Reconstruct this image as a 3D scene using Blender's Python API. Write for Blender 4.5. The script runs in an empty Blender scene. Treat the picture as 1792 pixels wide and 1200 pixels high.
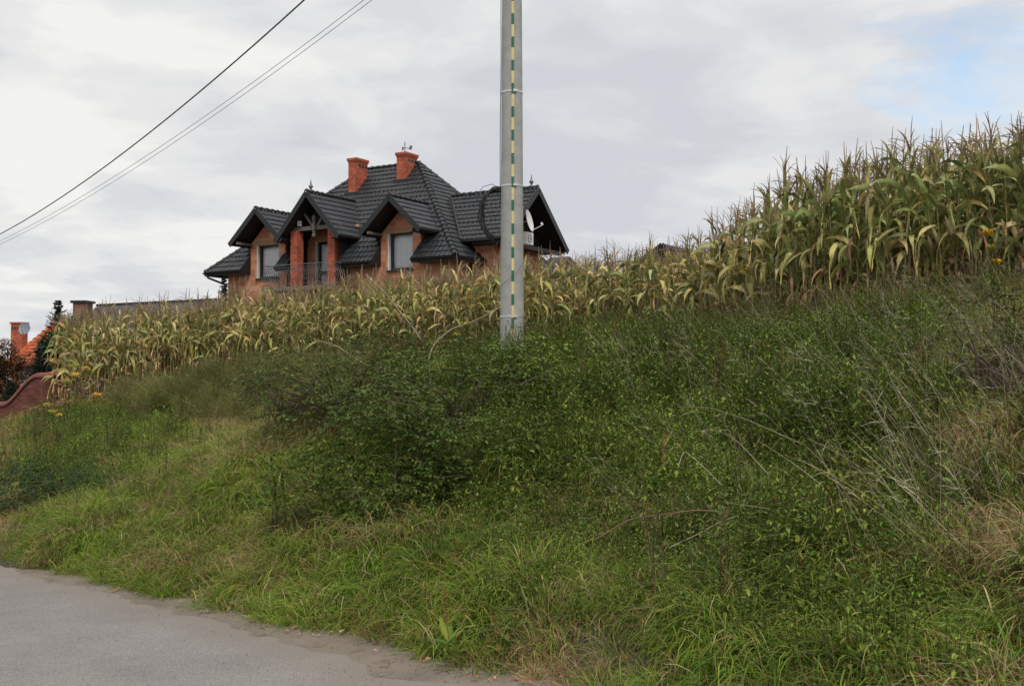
import bpy, math, random
import numpy as np
from mathutils import Vector, Matrix, Euler, noise

random.seed(7)
rng = np.random.default_rng(11)
R = math.radians
sc = bpy.context.scene
col = sc.collection

# ------------------------------------------------------------------ camera, sky, sun, exposure
PITCH = R(1.79)
CAM = Vector((0, 0, 1.6))
FPX = 1921.0
cd = bpy.data.cameras.new('camera')
cam = bpy.data.objects.new('camera', cd)
col.objects.link(cam)
cam.location = CAM
cam.rotation_euler = (R(90) + PITCH, 0, 0)
cd.sensor_width = 36.0
cd.lens = FPX / 1792 * 36.0
cd.clip_start = 0.05
cd.clip_end = 3000
sc.camera = cam
sc.render.resolution_x, sc.render.resolution_y = 1024, 685
sc.view_settings.view_transform = 'Standard'
sc.view_settings.look = 'None'
sc.view_settings.gamma = 1
sc.view_settings.exposure = 0.3
sc.view_settings.use_curve_mapping = False

SUN_EL, SUN_AZ = R(50), R(168)           # azimuth measured clockwise from +Y (sun high, behind right of the camera)
world = bpy.data.worlds.new('World')
sc.world = world
world.use_nodes = True
wn, wl = world.node_tree.nodes, world.node_tree.links
wn.clear()
def N(nodes, t, **kw):
    n = nodes.new(t)
    for k, v in kw.items():
        setattr(n, k, v)
    return n
out = N(wn, 'ShaderNodeOutputWorld'); bg = N(wn, 'ShaderNodeBackground')
bg.inputs['Strength'].default_value = 0.1
sky = N(wn, 'ShaderNodeTexSky', sky_type='NISHITA', sun_disc=False)
sky.sun_elevation = SUN_EL; sky.sun_rotation = SUN_AZ
tc = N(wn, 'ShaderNodeTexCoord'); sep = N(wn, 'ShaderNodeSeparateXYZ')
wl.new(tc.outputs['Generated'], sep.inputs[0])
def wmath(op, a, b=None, clamp=False):
    m = N(wn, 'ShaderNodeMath', operation=op); m.use_clamp = clamp
    for i, v in enumerate((a, b)):
        if v is None: continue
        if isinstance(v, (int, float)): m.inputs[i].default_value = v
        else: wl.new(v, m.inputs[i])
    return m.outputs[0]
zc = wmath('MAXIMUM', sep.outputs['Z'], 0.0)
den = wmath('ADD', zc, 0.16)
cx_ = wmath('DIVIDE', sep.outputs['X'], den); cy_ = wmath('DIVIDE', sep.outputs['Y'], den)
comb = N(wn, 'ShaderNodeCombineXYZ'); wl.new(cx_, comb.inputs[0]); wl.new(cy_, comb.inputs[1])
def wnoise(scale, detail, rough, off, dist=0.0):
    mp = N(wn, 'ShaderNodeMapping'); mp.inputs['Location'].default_value = off
    wl.new(comb.outputs[0], mp.inputs['Vector'])
    n = N(wn, 'ShaderNodeTexNoise'); n.inputs['Scale'].default_value = scale
    n.inputs['Detail'].default_value = detail; n.inputs['Roughness'].default_value = rough
    n.inputs['Distortion'].default_value = dist
    wl.new(mp.outputs[0], n.inputs['Vector'])
    return n.outputs['Fac']
def wramp(fac, stops, interp='EASE'):
    r = N(wn, 'ShaderNodeValToRGB'); r.color_ramp.interpolation = interp
    e = r.color_ramp.elements
    while len(e) < len(stops): e.new(0.5)
    for el, (p, c) in zip(e, stops):
        el.position = p; el.color = (*c, 1) if len(c) == 3 else c
    wl.new(fac, r.inputs[0]); return r.outputs[0]
n1 = wnoise(0.75, 6, 0.52, (3.1, 1.7, 0)); n2 = wnoise(2.2, 5, 0.55, (7.4, 2.2, 0), 0.3)
nmix = wmath('ADD', wmath('MULTIPLY', n1, 0.60), wmath('MULTIPLY', n2, 0.40))
cloudc = wramp(nmix, [(0.41, (5.1, 5.25, 5.6)), (0.47, (5.7, 5.82, 6.05)), (0.515, (6.45, 6.47, 6.5)), (0.57, (7.3, 7.25, 7.1))])
# thin break in the cloud deck where blue shows (upper right), same cloud rules elsewhere
hole_dir = Vector((0.46, 1.0, 0.285)).normalized()
dp = N(wn, 'ShaderNodeVectorMath', operation='DOT_PRODUCT'); wl.new(tc.outputs['Generated'], dp.inputs[0]); dp.inputs[1].default_value = hole_dir
n3 = wnoise(2.6, 6, 0.6, (1.3, 9.0, 0), 0.4)
hm = wmath('ADD', wmath('MULTIPLY', wmath('SUBTRACT', dp.outputs['Value'], 0.9952), 80), wmath('MULTIPLY', wmath('SUBTRACT', n3, 0.5), 3.2))
hole = N(wn, 'ShaderNodeMapRange'); hole.inputs['From Min'].default_value = 0.0; hole.inputs['From Max'].default_value = 0.75
hole.inputs['To Max'].default_value = 0.72; wl.new(hm, hole.inputs['Value'])
mx = N(wn, 'ShaderNodeMix', data_type='RGBA')
skyb = N(wn, 'ShaderNodeMix', data_type='RGBA', blend_type='ADD'); skyb.inputs['Factor'].default_value = 1.0
wl.new(sky.outputs[0], skyb.inputs['A']); skyb.inputs['B'].default_value = (1.4, 2.3, 3.0, 1)
wl.new(hole.outputs[0], mx.inputs['Factor']); wl.new(cloudc, mx.inputs['A']); wl.new(skyb.outputs['Result'], mx.inputs['B'])
wl.new(mx.outputs['Result'], bg.inputs['Color']); wl.new(bg.outputs[0], out.inputs['Surface'])

sd = bpy.data.lights.new('sun', 'SUN'); sd.energy = 1.5; sd.angle = R(10); sd.color = (1.0, 0.95, 0.87)
sun = bpy.data.objects.new('sun', sd); col.objects.link(sun)
sdir = Vector((math.sin(SUN_AZ) * math.cos(SUN_EL), math.cos(SUN_AZ) * math.cos(SUN_EL), math.sin(SUN_EL)))
sun.rotation_euler = sdir.to_track_quat('Z', 'Y').to_euler()

# ------------------------------------------------------------------ helpers
def lerp(a, b, t): return a + (b - a) * t
def tag(o, label=None, cat=None, group=None, kind=None):
    if label: o['label'] = label
    if cat: o['category'] = cat
    if group: o['group'] = group
    if kind: o['kind'] = kind
    return o
def empty(name, loc=(0, 0, 0), rz=0, **kw):
    o = bpy.data.objects.new(name, None); col.objects.link(o)
    o.location = loc; o.rotation_euler = (0, 0, rz); o.empty_display_size = 0.2
    return tag(o, **kw)

class MB:
    """collects faces with one colour per vertex"""
    def __init__(s): s.v = []; s.f = []; s.c = []
    def add(s, pts, faces, c=(1, 1, 1)):
        b = len(s.v)
        s.v.extend([tuple(p) for p in pts])
        if len(c) and isinstance(c[0], (tuple, list, np.ndarray)): s.c.extend([tuple(x) for x in c])
        else: s.c.extend([tuple(c)] * len(pts))
        s.f.extend([tuple(i + b for i in f) for f in faces])
    def box(s, lo, hi, c=(1, 1, 1), M=None):
        x0, y0, z0 = lo; x1, y1, z1 = hi
        P = [Vector(p) for p in ((x0,y0,z0),(x1,y0,z0),(x1,y1,z0),(x0,y1,z0),(x0,y0,z1),(x1,y0,z1),(x1,y1,z1),(x0,y1,z1))]
        if M: P = [M @ p for p in P]
        s.add(P, [(0,3,2,1),(4,5,6,7),(0,1,5,4),(1,2,6,5),(2,3,7,6),(3,0,4,7)], c)
    def bar(s, a, b, w, h, c=(1, 1, 1), up=(0, 0, 1)):
        a, b = Vector(a), Vector(b); d = (b - a); L = d.length
        if L < 1e-6: return
        d.normalize(); u = Vector(up); sx = d.cross(u)
        if sx.length < 1e-3: sx = d.cross(Vector((1, 0, 0)))
        sx.normalize(); uy = sx.cross(d)
        M = Matrix((( d.x, sx.x, uy.x, a.x), (d.y, sx.y, uy.y, a.y), (d.z, sx.z, uy.z, a.z), (0, 0, 0, 1)))
        s.box((0, -w/2, -h/2), (L, w/2, h/2), c, M)
    def tube(s, pts, rad, n=6, c=(1, 1, 1), cap=True):
        pts = [Vector(p) for p in pts]; k = len(pts)
        if not hasattr(rad, '__len__'): rad = [rad] * k
        ring = []; prev = None
        for i, p in enumerate(pts):
            d = (pts[min(i+1, k-1)] - pts[max(i-1, 0)]).normalized()
            if prev is None:
                prev = d.orthogonal().normalized()
            prev = (prev - d * prev.dot(d)).normalized(); q = d.cross(prev)
            ring += [p + (prev * math.cos(2*math.pi*j/n) + q * math.sin(2*math.pi*j/n)) * rad[i] for j in range(n)]
        F = [(i*n+j, i*n+(j+1) % n, (i+1)*n+(j+1) % n, (i+1)*n+j) for i in range(k-1) for j in range(n)]
        if cap: F += [tuple(range(n))[::-1], tuple((k-1)*n+j for j in range(n))]
        cc = c
        if len(c) == k and isinstance(c[0], (tuple, list)): cc = [c[i] for i in range(k) for _ in range(n)]
        s.add(ring, F, cc)
    def ribbon(s, pts, wid, side, c0, c1=None, fold=0.0):
        """flat or V-folded leaf strip through pts"""
        k = len(pts); V = []; Cc = []
        c1 = c1 or c0
        for i, p in enumerate(pts):
            sd_ = side[i] if isinstance(side, list) else side
            t = i / (k - 1)
            cc = tuple(lerp(c0[j], c1[j], t) for j in range(3))
            if fold:
                d = (pts[min(i+1, k-1)] - pts[max(i-1, 0)])
                nn = d.cross(sd_); nn = nn.normalized() if nn.length > 1e-9 else Vector((0, 0, 1))
                V += [p - sd_*wid[i] + nn*fold*wid[i], p, p + sd_*wid[i] + nn*fold*wid[i]]
                cm = tuple(min(1, x*1.25+.02) for x in cc)
                Cc += [cc, cm, cc]
            else:
                V += [p - sd_*wid[i], p + sd_*wid[i]]; Cc += [cc, cc]
        m = 3 if fold else 2
        F = [(i*m+j, i*m+j+1, (i+1)*m+j+1, (i+1)*m+j) for i in range(k-1) for j in range(m-1)]
        s.add(V, F, Cc)
    def mesh(s, name, m, smooth=False):
        me = bpy.data.meshes.new(name); me.from_pydata(s.v, [], s.f)
        a = me.color_attributes.new('col', 'FLOAT_COLOR', 'POINT')
        arr = np.ones((len(s.v), 4), dtype=np.float32); arr[:, :3] = np.array(s.c, dtype=np.float32).reshape(-1, 3)
        a.data.foreach_set('color', arr.ravel())
        if smooth: me.polygons.foreach_set('use_smooth', [True] * len(me.polygons))
        if m: me.materials.append(m)
        me.update(); return me
    def build(s, name, m, parent=None, smooth=False, link=True, **kw):
        o = bpy.data.objects.new(name, s.mesh(name, m, smooth))
        if link: col.objects.link(o)
        if parent is not None: o.parent = parent
        return tag(o, **kw)
def inst(name, me, parent=None, loc=(0, 0, 0), rot=(0, 0, 0), scl=1, link=True, **kw):
    o = bpy.data.objects.new(name, me)
    if link: col.objects.link(o)
    if parent is not None: o.parent = parent
    o.location = loc; o.rotation_euler = rot; o.scale = (scl,) * 3
    return tag(o, **kw)

# ------------------------------------------------------------------ materials
def mat(name, base, rough=0.7, noise_amt=0.0, noise_scale=5.0, use_col=False, bump=0.0, bump_scale=40, metallic=0.0,
        trans=0.0, rnd=0.0, spec=0.5, stain=None, wvar=0.0, detail=4):
    m = bpy.data.materials.new(name); m.use_nodes = True
    nt = m.node_tree; n, l = nt.nodes, nt.links
    n.clear()
    o = N(n, 'ShaderNodeOutputMaterial'); p = N(n, 'ShaderNodeBsdfPrincipled')
    p.inputs['Roughness'].default_value = rough; p.inputs['Metallic'].default_value = metallic
    p.inputs['Specular IOR Level'].default_value = spec
    rgb = N(n, 'ShaderNodeRGB'); rgb.outputs[0].default_value = (*base, 1)
    cur = rgb.outputs[0]
    tcn = N(n, 'ShaderNodeTexCoord')
    geo = N(n, 'ShaderNodeNewGeometry')
    def mixc(kind, fac, a, b):
        x = N(n, 'ShaderNodeMix', data_type='RGBA', blend_type=kind)
        for s_, v in (('Factor', fac), ('A', a), ('B', b)):
            if isinstance(v, (int, float)): x.inputs[s_].default_value = v
            elif isinstance(v, tuple): x.inputs[s_].default_value = (*v, 1)
            else: l.new(v, x.inputs[s_])
        return x.outputs['Result']
    if use_col:
        at_ = N(n, 'ShaderNodeAttribute', attribute_name='col'); cur = mixc('MULTIPLY', 1.0, cur, at_.outputs['Color'])
    if rnd:
        oi = N(n, 'ShaderNodeObjectInfo')
        hs = N(n, 'ShaderNodeHueSaturation')
        mr = N(n, 'ShaderNodeMapRange'); mr.inputs['To Min'].default_value = 1 - rnd; mr.inputs['To Max'].default_value = 1 + rnd
        l.new(oi.outputs['Random'], mr.inputs['Value']); l.new(mr.outputs[0], hs.inputs['Value'])
        mr2 = N(n, 'ShaderNodeMapRange'); mr2.inputs['To Min'].default_value = 0.5 - rnd * 0.07; mr2.inputs['To Max'].default_value = 0.5 + rnd * 0.05
        ml = N(n, 'ShaderNodeMath', operation='FRACT'); mm = N(n, 'ShaderNodeMath', operation='MULTIPLY'); mm.inputs[1].default_value = 7.31
        l.new(oi.outputs['Random'], mm.inputs[0]); l.new(mm.outputs[0], ml.inputs[0]); l.new(ml.outputs[0], mr2.inputs['Value'])
        l.new(mr2.outputs[0], hs.inputs['Hue'])
        l.new(cur, hs.inputs['Color']); cur = hs.outputs[0]
    def nz(scale, src, det=4):
        t = N(n, 'ShaderNodeTexNoise'); t.inputs['Scale'].default_value = scale; t.inputs['Detail'].default_value = det
        t.inputs['Roughness'].default_value = 0.6
        l.new(src, t.inputs['Vector']); return t.outputs['Fac']
    if wvar:
        f = nz(0.9, geo.outputs['Position'], 3)
        mr = N(n, 'ShaderNodeMapRange'); mr.inputs['From Min'].default_value = 0.3; mr.inputs['From Max'].default_value = 0.7
        mr.inputs['To Min'].default_value = 1 - wvar; mr.inputs['To Max'].default_value = 1 + wvar; l.new(f, mr.inputs['Value'])
        hs = N(n, 'ShaderNodeHueSaturation'); l.new(mr.outputs[0], hs.inputs['Value']); l.new(cur, hs.inputs['Color']); cur = hs.outputs[0]
    if noise_amt:
        f = nz(noise_scale, tcn.outputs['Object'], detail)
        mr = N(n, 'ShaderNodeMapRange'); mr.inputs['From Min'].default_value = 0.25; mr.inputs['From Max'].default_value = 0.75
        mr.inputs['To Min'].default_value = 1 - noise_amt; mr.inputs['To Max'].default_value = 1 + noise_amt; l.new(f, mr.inputs['Value'])
        hs = N(n, 'ShaderNodeHueSaturation'); l.new(mr.outputs[0], hs.inputs['Value']); l.new(cur, hs.inputs['Color']); cur = hs.outputs[0]
    if stain:
        sc_, lo, hi, c_ = stain
        f = nz(sc_, tcn.outputs['Object'], 6)
        mr = N(n, 'ShaderNodeMapRange'); mr.inputs['From Min'].default_value = lo; mr.inputs['From Max'].default_value = hi
        l.new(f, mr.inputs['Value']); cur = mixc('MIX', mr.outputs[0], cur, c_)
    l.new(cur, p.inputs['Base Color'])
    if bump:
        f = nz(bump_scale, tcn.outputs['Object'], 5)
        b = N(n, 'ShaderNodeBump'); b.inputs['Strength'].default_value = bump; b.inputs['Distance'].default_value = 0.02
        l.new(f, b.inputs['Height']); l.new(b.outputs[0], p.inputs['Normal'])
    sh = p.outputs[0]
    if trans:
        t = N(n, 'ShaderNodeBsdfTranslucent'); l.new(cur, t.inputs['Color'])
        ms = N(n, 'ShaderNodeMixShader'); ms.inputs[0].default_value = trans
        l.new(p.outputs[0], ms.inputs[1]); l.new(t.outputs[0], ms.inputs[2]); sh = ms.outputs[0]
    l.new(sh, o.inputs['Surface'])
    return m

M = {}
M['grass'] = mat('grass', (1, 1, 1), 0.75, use_col=True, trans=0.3, rnd=0.28, wvar=0.22, spec=0.12)
M['weed'] = mat('weed', (1, 1, 1), 0.7, use_col=True, trans=0.25, rnd=0.3, wvar=0.42, spec=0.15)
M['corn'] = mat('corn', (1, 1, 1), 0.5, use_col=True, trans=0.22, rnd=0.38, noise_amt=0.4, noise_scale=14, spec=0.25)
M['dry'] = mat('dry_straw', (1, 1, 1), 0.8, use_col=True, trans=0.1, rnd=0.3, spec=0.2)
M['leaf'] = mat('tree_leaf', (1, 1, 1), 0.65, use_col=True, trans=0.25, spec=0.2)
M['bark'] = mat('bark', (0.1, 0.075, 0.055), 0.9, 0.4, 14, bump=0.6)
M['soil'] = mat('soil', (0.055, 0.045, 0.028), 0.95, 0.4, 3, bump=0.8, bump_scale=12, stain=(1.6, 0.45, 0.65, (0.045, 0.055, 0.02)))
M['tile'] = mat('glazed_roof_tile', (0.026, 0.028, 0.032), 0.42, 0.35, 1.5, rnd=0.2, spec=0.5, use_col=True, stain=(1.1, 0.58, 0.85, (0.045, 0.047, 0.045)))
M['verge'] = mat('dark_trim', (0.012, 0.013, 0.015), 0.45)
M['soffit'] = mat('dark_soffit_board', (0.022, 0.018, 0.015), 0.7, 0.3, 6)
M['block'] = mat('clay_block', (1, 1, 1), 0.9, 0.10, 1.2, use_col=True, bump=0.25, bump_scale=60, stain=(6.0, 0.60, 0.75, (0.48, 0.34, 0.24)))
M['mortar'] = mat('mortar', (0.48, 0.36, 0.27), 0.95, 0.3, 4)
M['brick'] = mat('red_brick', (1, 1, 1), 0.85, 0.25, 3, use_col=True, stain=(1.7, 0.58, 0.8, (0.16, 0.07, 0.05)))
M['frame'] = mat('window_frame', (0.018, 0.019, 0.021), 0.4)
M['white'] = mat('white_paint', (0.72, 0.71, 0.68), 0.5, 0.06, 5)
M['curtain'] = mat('curtain', (0.85, 0.86, 0.88), 0.9, 0.05, 8)
M['timber'] = mat('weathered_timber', (0.16, 0.14, 0.115), 0.85, 0.35, 12, bump=0.3)
M['iron'] = mat('wrought_iron', (0.16, 0.16, 0.17), 0.45, metallic=0.3)
M['concrete'] = mat('pole_concrete', (0.36, 0.358, 0.345), 0.92, 0.2, 5.0, bump=0.5, bump_scale=55, stain=(1.1, 0.55, 0.8, (0.31, 0.31, 0.30)))
M['steel'] = mat('steel_band', (0.62, 0.62, 0.6), 0.35, metallic=0.6)
M['cable'] = mat('black_cable', (0.012, 0.012, 0.013), 0.5)
M['alu_wire'] = mat('grey_wire', (0.09, 0.09, 0.095), 0.55)
M['stripe'] = mat('striped_paint', (1, 1, 1), 0.55, 0.15, 6, use_col=True, stain=(9, 0.62, 0.8, (0.3, 0.29, 0.26)))
M['red_tile'] = mat('orange_roof_tile', (0.50, 0.125, 0.045), 0.65, 0.2, 1.2, use_col=True)
M['grey_tile'] = mat('grey_slate', (0.13, 0.125, 0.12), 0.75, 0.25, 2, use_col=True)
M['plaster'] = mat('pale_plaster', (0.5, 0.5, 0.5), 0.9, 0.1, 1)
M['asphalt'] = mat('asphalt', (0.27, 0.254, 0.24), 0.93, 0.14, 1.3, bump=0.5, bump_scale=180, spec=0.2, stain=(0.55, 0.5, 0.72, (0.315, 0.292, 0.265)))
M['dirt'] = mat('verge_dirt', (0.235, 0.195, 0.158), 0.97, 0.25, 2.5, bump=0.9, bump_scale=30, spec=0.1, stain=(5.0, 0.55, 0.75, (0.15, 0.115, 0.085)))
M['stone'] = mat('stone', (0.22, 0.19, 0.165), 0.9, 0.3, 20, rnd=0.35)
# dust and grit thickening towards the broken edge of the asphalt, plus aggregate speckle
def road_detail():
    nt = M['asphalt'].node_tree; n, l = nt.nodes, nt.links
    p = next(x for x in n if x.type == 'BSDF_PRINCIPLED'); src = p.inputs['Base Color'].links[0].from_socket
    tcn = N(n, 'ShaderNodeTexCoord')
    def nz(sc_, d_=3):
        t = N(n, 'ShaderNodeTexNoise'); t.inputs['Scale'].default_value = sc_; t.inputs['Detail'].default_value = d_; l.new(tcn.outputs['Object'], t.inputs['Vector']); return t.outputs['Fac']
    mr = N(n, 'ShaderNodeMapRange'); mr.inputs['From Min'].default_value = .35; mr.inputs['From Max'].default_value = .65; mr.inputs['To Min'].default_value = .72; mr.inputs['To Max'].default_value = 1.28; l.new(nz(75, 2), mr.inputs['Value'])
    hs = N(n, 'ShaderNodeHueSaturation'); l.new(mr.outputs[0], hs.inputs['Value']); l.new(src, hs.inputs['Color'])
    ed = N(n, 'ShaderNodeAttribute', attribute_name='edge')
    a = N(n, 'ShaderNodeMath', operation='ADD'); l.new(ed.outputs['Fac'], a.inputs[0]); l.new(nz(3.0, 5), a.inputs[1])
    m2 = N(n, 'ShaderNodeMapRange'); m2.inputs['From Min'].default_value = .75; m2.inputs['From Max'].default_value = 1.5; m2.inputs['To Max'].default_value = .85; l.new(a.outputs[0], m2.inputs['Value'])
    mx_ = N(n, 'ShaderNodeMix', data_type='RGBA'); l.new(m2.outputs[0], mx_.inputs['Factor']); l.new(hs.outputs[0], mx_.inputs['A']); mx_.inputs['B'].default_value = (0.265, 0.225, 0.188, 1)
    l.new(mx_.outputs['Result'], p.inputs['Base Color'])
road_detail()
gl = bpy.data.materials.new('window_glass'); gl.use_nodes = True
g_n, g_l = gl.node_tree.nodes, gl.node_tree.links; g_n.clear()
g_o = N(g_n, 'ShaderNodeOutputMaterial'); g_t = N(g_n, 'ShaderNodeBsdfTransparent'); g_g = N(g_n, 'ShaderNodeBsdfGlossy')
g_g.inputs['Roughness'].default_value = 0.03; g_f = N(g_n, 'ShaderNodeFresnel'); g_f.inputs['IOR'].default_value = 1.5
g_m = N(g_n, 'ShaderNodeMixShader'); g_t.inputs['Color'].default_value = (0.96, 0.97, 0.98, 1)
g_l.new(g_f.outputs[0], g_m.inputs[0]); g_l.new(g_t.outputs[0], g_m.inputs[1]); g_l.new(g_g.outputs[0], g_m.inputs[2]); g_l.new(g_m.outputs[0], g_o.inputs['Surface'])
M['glass'] = gl

# ------------------------------------------------------------------ terrain
U = np.array([-0.6593, 0.7518]); NN = np.array([0.7518, 0.6593])     # along the road (downhill, to the left) and away from it
GR = 0.05
T0 = 4.62                                                            # foot of the bank
_S = np.array([-12, 0, 5.1, 7.5, 10.3, 12.9, 16.8, 20.4, 21.4, 23.7, 27.4, 32.5, 35.7, 44, 60])
_T = np.array([18.5, 18.2, 17.7, 17.2, 17.0, 17.9, 20.2, 20.0, 18.8, 16.9, 15.8, 14.5, 12.3, 12.3, 12.3])
_Z = np.array([3.4, 3.15, 2.9, 2.72, 2.56, 2.42, 2.38, 2.3, 2.26, 1.95, 1.6, 1.12, 0.62, -0.5, -1.6])
def st(x, y): return x*U[0] + y*U[1], x*NN[0] + y*NN[1]
def xy(s, t): return s*U[0] + t*NN[0], s*U[1] + t*NN[1]
def hgt(x, y):
    s, t = st(np.asarray(x, float), np.asarray(y, float))
    road = -GR * np.clip(s, -60, 90)
    tc_ = np.interp(s, _S, _T); zc_ = np.interp(s, _S, _Z)
    D = tc_ - T0; d = np.clip(t - T0, 0, None)
    p = 1 - (1 - np.clip(d / D, 0, 1)) ** np.interp(s, [18, 28], [1.28, 1.08])
    wob = 0.10*np.sin(x*1.3+1)*np.sin(y*1.1) + 0.07*np.sin(x*2.9+y*1.7) + 0.04*np.sin(x*5.1-y*4.3)
    z = road + (zc_ - road) * p + wob * np.clip(d/1.5, 0, 1) * np.clip(1.3 - d/D, 0.15, 1)
    z = z + 0.85*np.exp(-(((x+.9)/4.2)**2+((y-16.3)/2.6)**2)) - 0.40*np.exp(-(((x-3.9)/2.3)**2+((y-17.5)/4.0)**2))
    z = z + np.clip(t - tc_, 0, 40) * 0.02
    far = np.clip((np.hypot(x, y) - 90) / 300, 0, 1)
    return z * (1 - far) - 2 * far
def ground_at(px, py, lift=0.0):
    x = (px - 896) / FPX; y = -(py - 600) / FPX
    d = Vector((x, math.cos(PITCH) - y*math.sin(PITCH), math.sin(PITCH) + y*math.cos(PITCH)))
    k = 3.0
    while k < 90:
        P = CAM + d*k
        if P.z < float(hgt(P.x, P.y)) + lift: break
        k += 0.05
    return P
def at(px, py, Y):
    x = (px - 896) / FPX; y = -(py - 600) / FPX
    d = Vector((x, math.cos(PITCH) - y*math.sin(PITCH), math.sin(PITCH) + y*math.cos(PITCH)))
    return CAM + d * (Y / d.y)

def grid_mesh(name, S, T, fz, m, **kw):
    ss, tt = np.meshgrid(S, T, indexing='ij'); X = ss*U[0] + tt*NN[0]; Y = ss*U[1] + tt*NN[1]; Z = fz(X, Y, ss, tt)
    V = np.stack([X, Y, Z], -1).reshape(-1, 3); a, b = len(S), len(T)
    i = np.arange(a-1)[:, None]*b + np.arange(b-1)[None]
    F = np.stack([i, i+b, i+b+1, i+1], -1).reshape(-1, 4)
    me = bpy.data.meshes.new(name); me.from_pydata(V.tolist(), [], F.tolist()); me.materials.append(m)
    me.polygons.foreach_set('use_smooth', [True]*len(me.polygons))
    o = bpy.data.objects.new(name, me); col.objects.link(o); return tag(o, **kw)
Sg = np.concatenate([np.linspace(-900, -30, 15), np.arange(-20, 50, 0.4), np.linspace(55, 100, 16), np.linspace(140, 900, 12)])
Tg = np.concatenate([np.linspace(-900, -14, 14), np.arange(-8, 4, 1.0), np.arange(4.0, 24, 0.3), np.arange(25, 70, 2.5), np.linspace(80, 900, 16)])
grid_mesh('ground', Sg, Tg, lambda X, Y, s, t: hgt(X, Y) - 0.06*np.clip((5.2-t)/0.4, 0, 1), M['soil'], kind='structure')
def edge_t(s):      # ragged asphalt edge
    return 4.2 + 0.03*np.sin(s*0.9) + 0.03*np.sin(s*2.3+1) + 0.02*np.sin(s*6.1) + 0.02*np.sin(s*13.7)
Sr = np.concatenate([np.arange(-40, -6, 1.0), np.arange(-6, 30, 0.09), np.arange(30, 90, 1.0)])
def pothole(s, t): # broken bite out of the asphalt edge near the bottom of the frame
    return sum(a*np.exp(-((s-c)/w)**2) for a, c, w in ((0.24, 5.75, 0.35), (0.08, 9.3, .5), (.10, 7.6, .25)))
Tr = np.linspace(0, 1, 26)
ss, uu = np.meshgrid(Sr, Tr, indexing='ij')
def rnd_noise(s, k): return np.array([noise.noise(Vector((v*k, 3.3, 0))) for v in s])
re_ = edge_t(Sr) - pothole(Sr, 0) + 0.06*rnd_noise(Sr, 5) + 0.06*rnd_noise(Sr, 1.3)
tt = -3.0 + (re_[:, None] + 3.0) * (1 - (1 - uu)**1.6)
X = ss*U[0] + tt*NN[0]; Y = ss*U[1] + tt*NN[1]
Z = -GR*np.clip(ss, -60, 90) + 0.012 - 0.02*np.clip((uu-0.985)/0.015, 0, 1)
V = np.stack([X, Y, Z], -1).reshape(-1, 3); a_, b_ = ss.shape
ii = np.arange(a_-1)[:, None]*b_ + np.arange(b_-1)[None]
me = bpy.data.meshes.new('road'); me.from_pydata(V.tolist(), [], np.stack([ii, ii+b_, ii+b_+1, ii+1], -1).reshape(-1, 4).tolist())
ea = me.attributes.new('edge', 'FLOAT', 'POINT'); ea.data.foreach_set('value', np.clip(1-(re_[:, None]-tt)/0.8, 0, 1).astype(np.float32).ravel())
me.materials.append(M['asphalt']); ro = bpy.data.objects.new('road', me); col.objects.link(ro); tag(ro, kind='structure')
def vz(X, Y, s, t):
    n_ = np.array([noise.noise(Vector((a*3.1, b*3.1, 0))) + .5*noise.noise(Vector((a*9, b*9, 2))) for a, b in zip(X.ravel(), Y.ravel())]).reshape(X.shape)
    return -GR*np.clip(s, -60, 90) - 0.006 + 0.007*n_*np.clip((t-3.5)/.3, 0, 1) + np.clip(t-4.75, 0, 1)*0.3
grid_mesh('dirt_verge', np.concatenate([np.arange(-30, -3, .6), np.arange(-3, 18, 0.06), np.arange(18, 60, .5)]), np.linspace(3.4, 5.2, 26), vz, M['dirt'], kind='structure')

# ------------------------------------------------------------------ scatter of prototypes by geometry nodes (uncountable ground cover only)
def scatter(name, protos, pts, rots, scls, idx, m=None, **kw):
    c = bpy.data.collections.new(name + '_plants')
    for i, p in enumerate(protos):
        p.name = '%s_kind_%02d' % (name, i); c.objects.link(p)
    me = bpy.data.meshes.new(name); me.vertices.add(len(pts))
    me.vertices.foreach_set('co', np.asarray(pts, np.float32).ravel())
    a = me.attributes.new('rot', 'FLOAT_VECTOR', 'POINT'); a.data.foreach_set('vector', np.asarray(rots, np.float32).ravel())
    a = me.attributes.new('scl', 'FLOAT', 'POINT'); a.data.foreach_set('value', np.asarray(scls, np.float32))
    a = me.attributes.new('idx', 'INT', 'POINT'); a.data.foreach_set('value', np.asarray(idx, np.int32))
    ng = bpy.data.node_groups.new(name, 'GeometryNodeTree')
    ng.interface.new_socket('Geometry', in_out='INPUT', socket_type='NodeSocketGeometry')
    ng.interface.new_socket('Geometry', in_out='OUTPUT', socket_type='NodeSocketGeometry')
    n, l = ng.nodes, ng.links
    gi = n.new('NodeGroupInput'); go = n.new('NodeGroupOutput'); ci = n.new('GeometryNodeCollectionInfo'); ip = n.new('GeometryNodeInstanceOnPoints')
    ci.inputs['Collection'].default_value = c; ci.inputs['Separate Children'].default_value = True; ci.inputs['Reset Children'].default_value = True
    ip.inputs['Pick Instance'].default_value = True
    for nm, ty, sk in (('rot', 'FLOAT_VECTOR', 'Rotation'), ('scl', 'FLOAT', 'Scale'), ('idx', 'INT', 'Instance Index')):
        q = n.new('GeometryNodeInputNamedAttribute'); q.data_type = ty; q.inputs['Name'].default_value = nm
        l.new(q.outputs['Attribute'], ip.inputs[sk])
    l.new(gi.outputs[0], ip.inputs['Points']); l.new(ci.outputs[0], ip.inputs['Instance']); l.new(ip.outputs[0], go.inputs[0])
    o = bpy.data.objects.new(name, me); col.objects.link(o)
    md = o.modifiers.new('scatter', 'NODES'); md.node_group = ng
    return tag(o, **kw)

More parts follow.
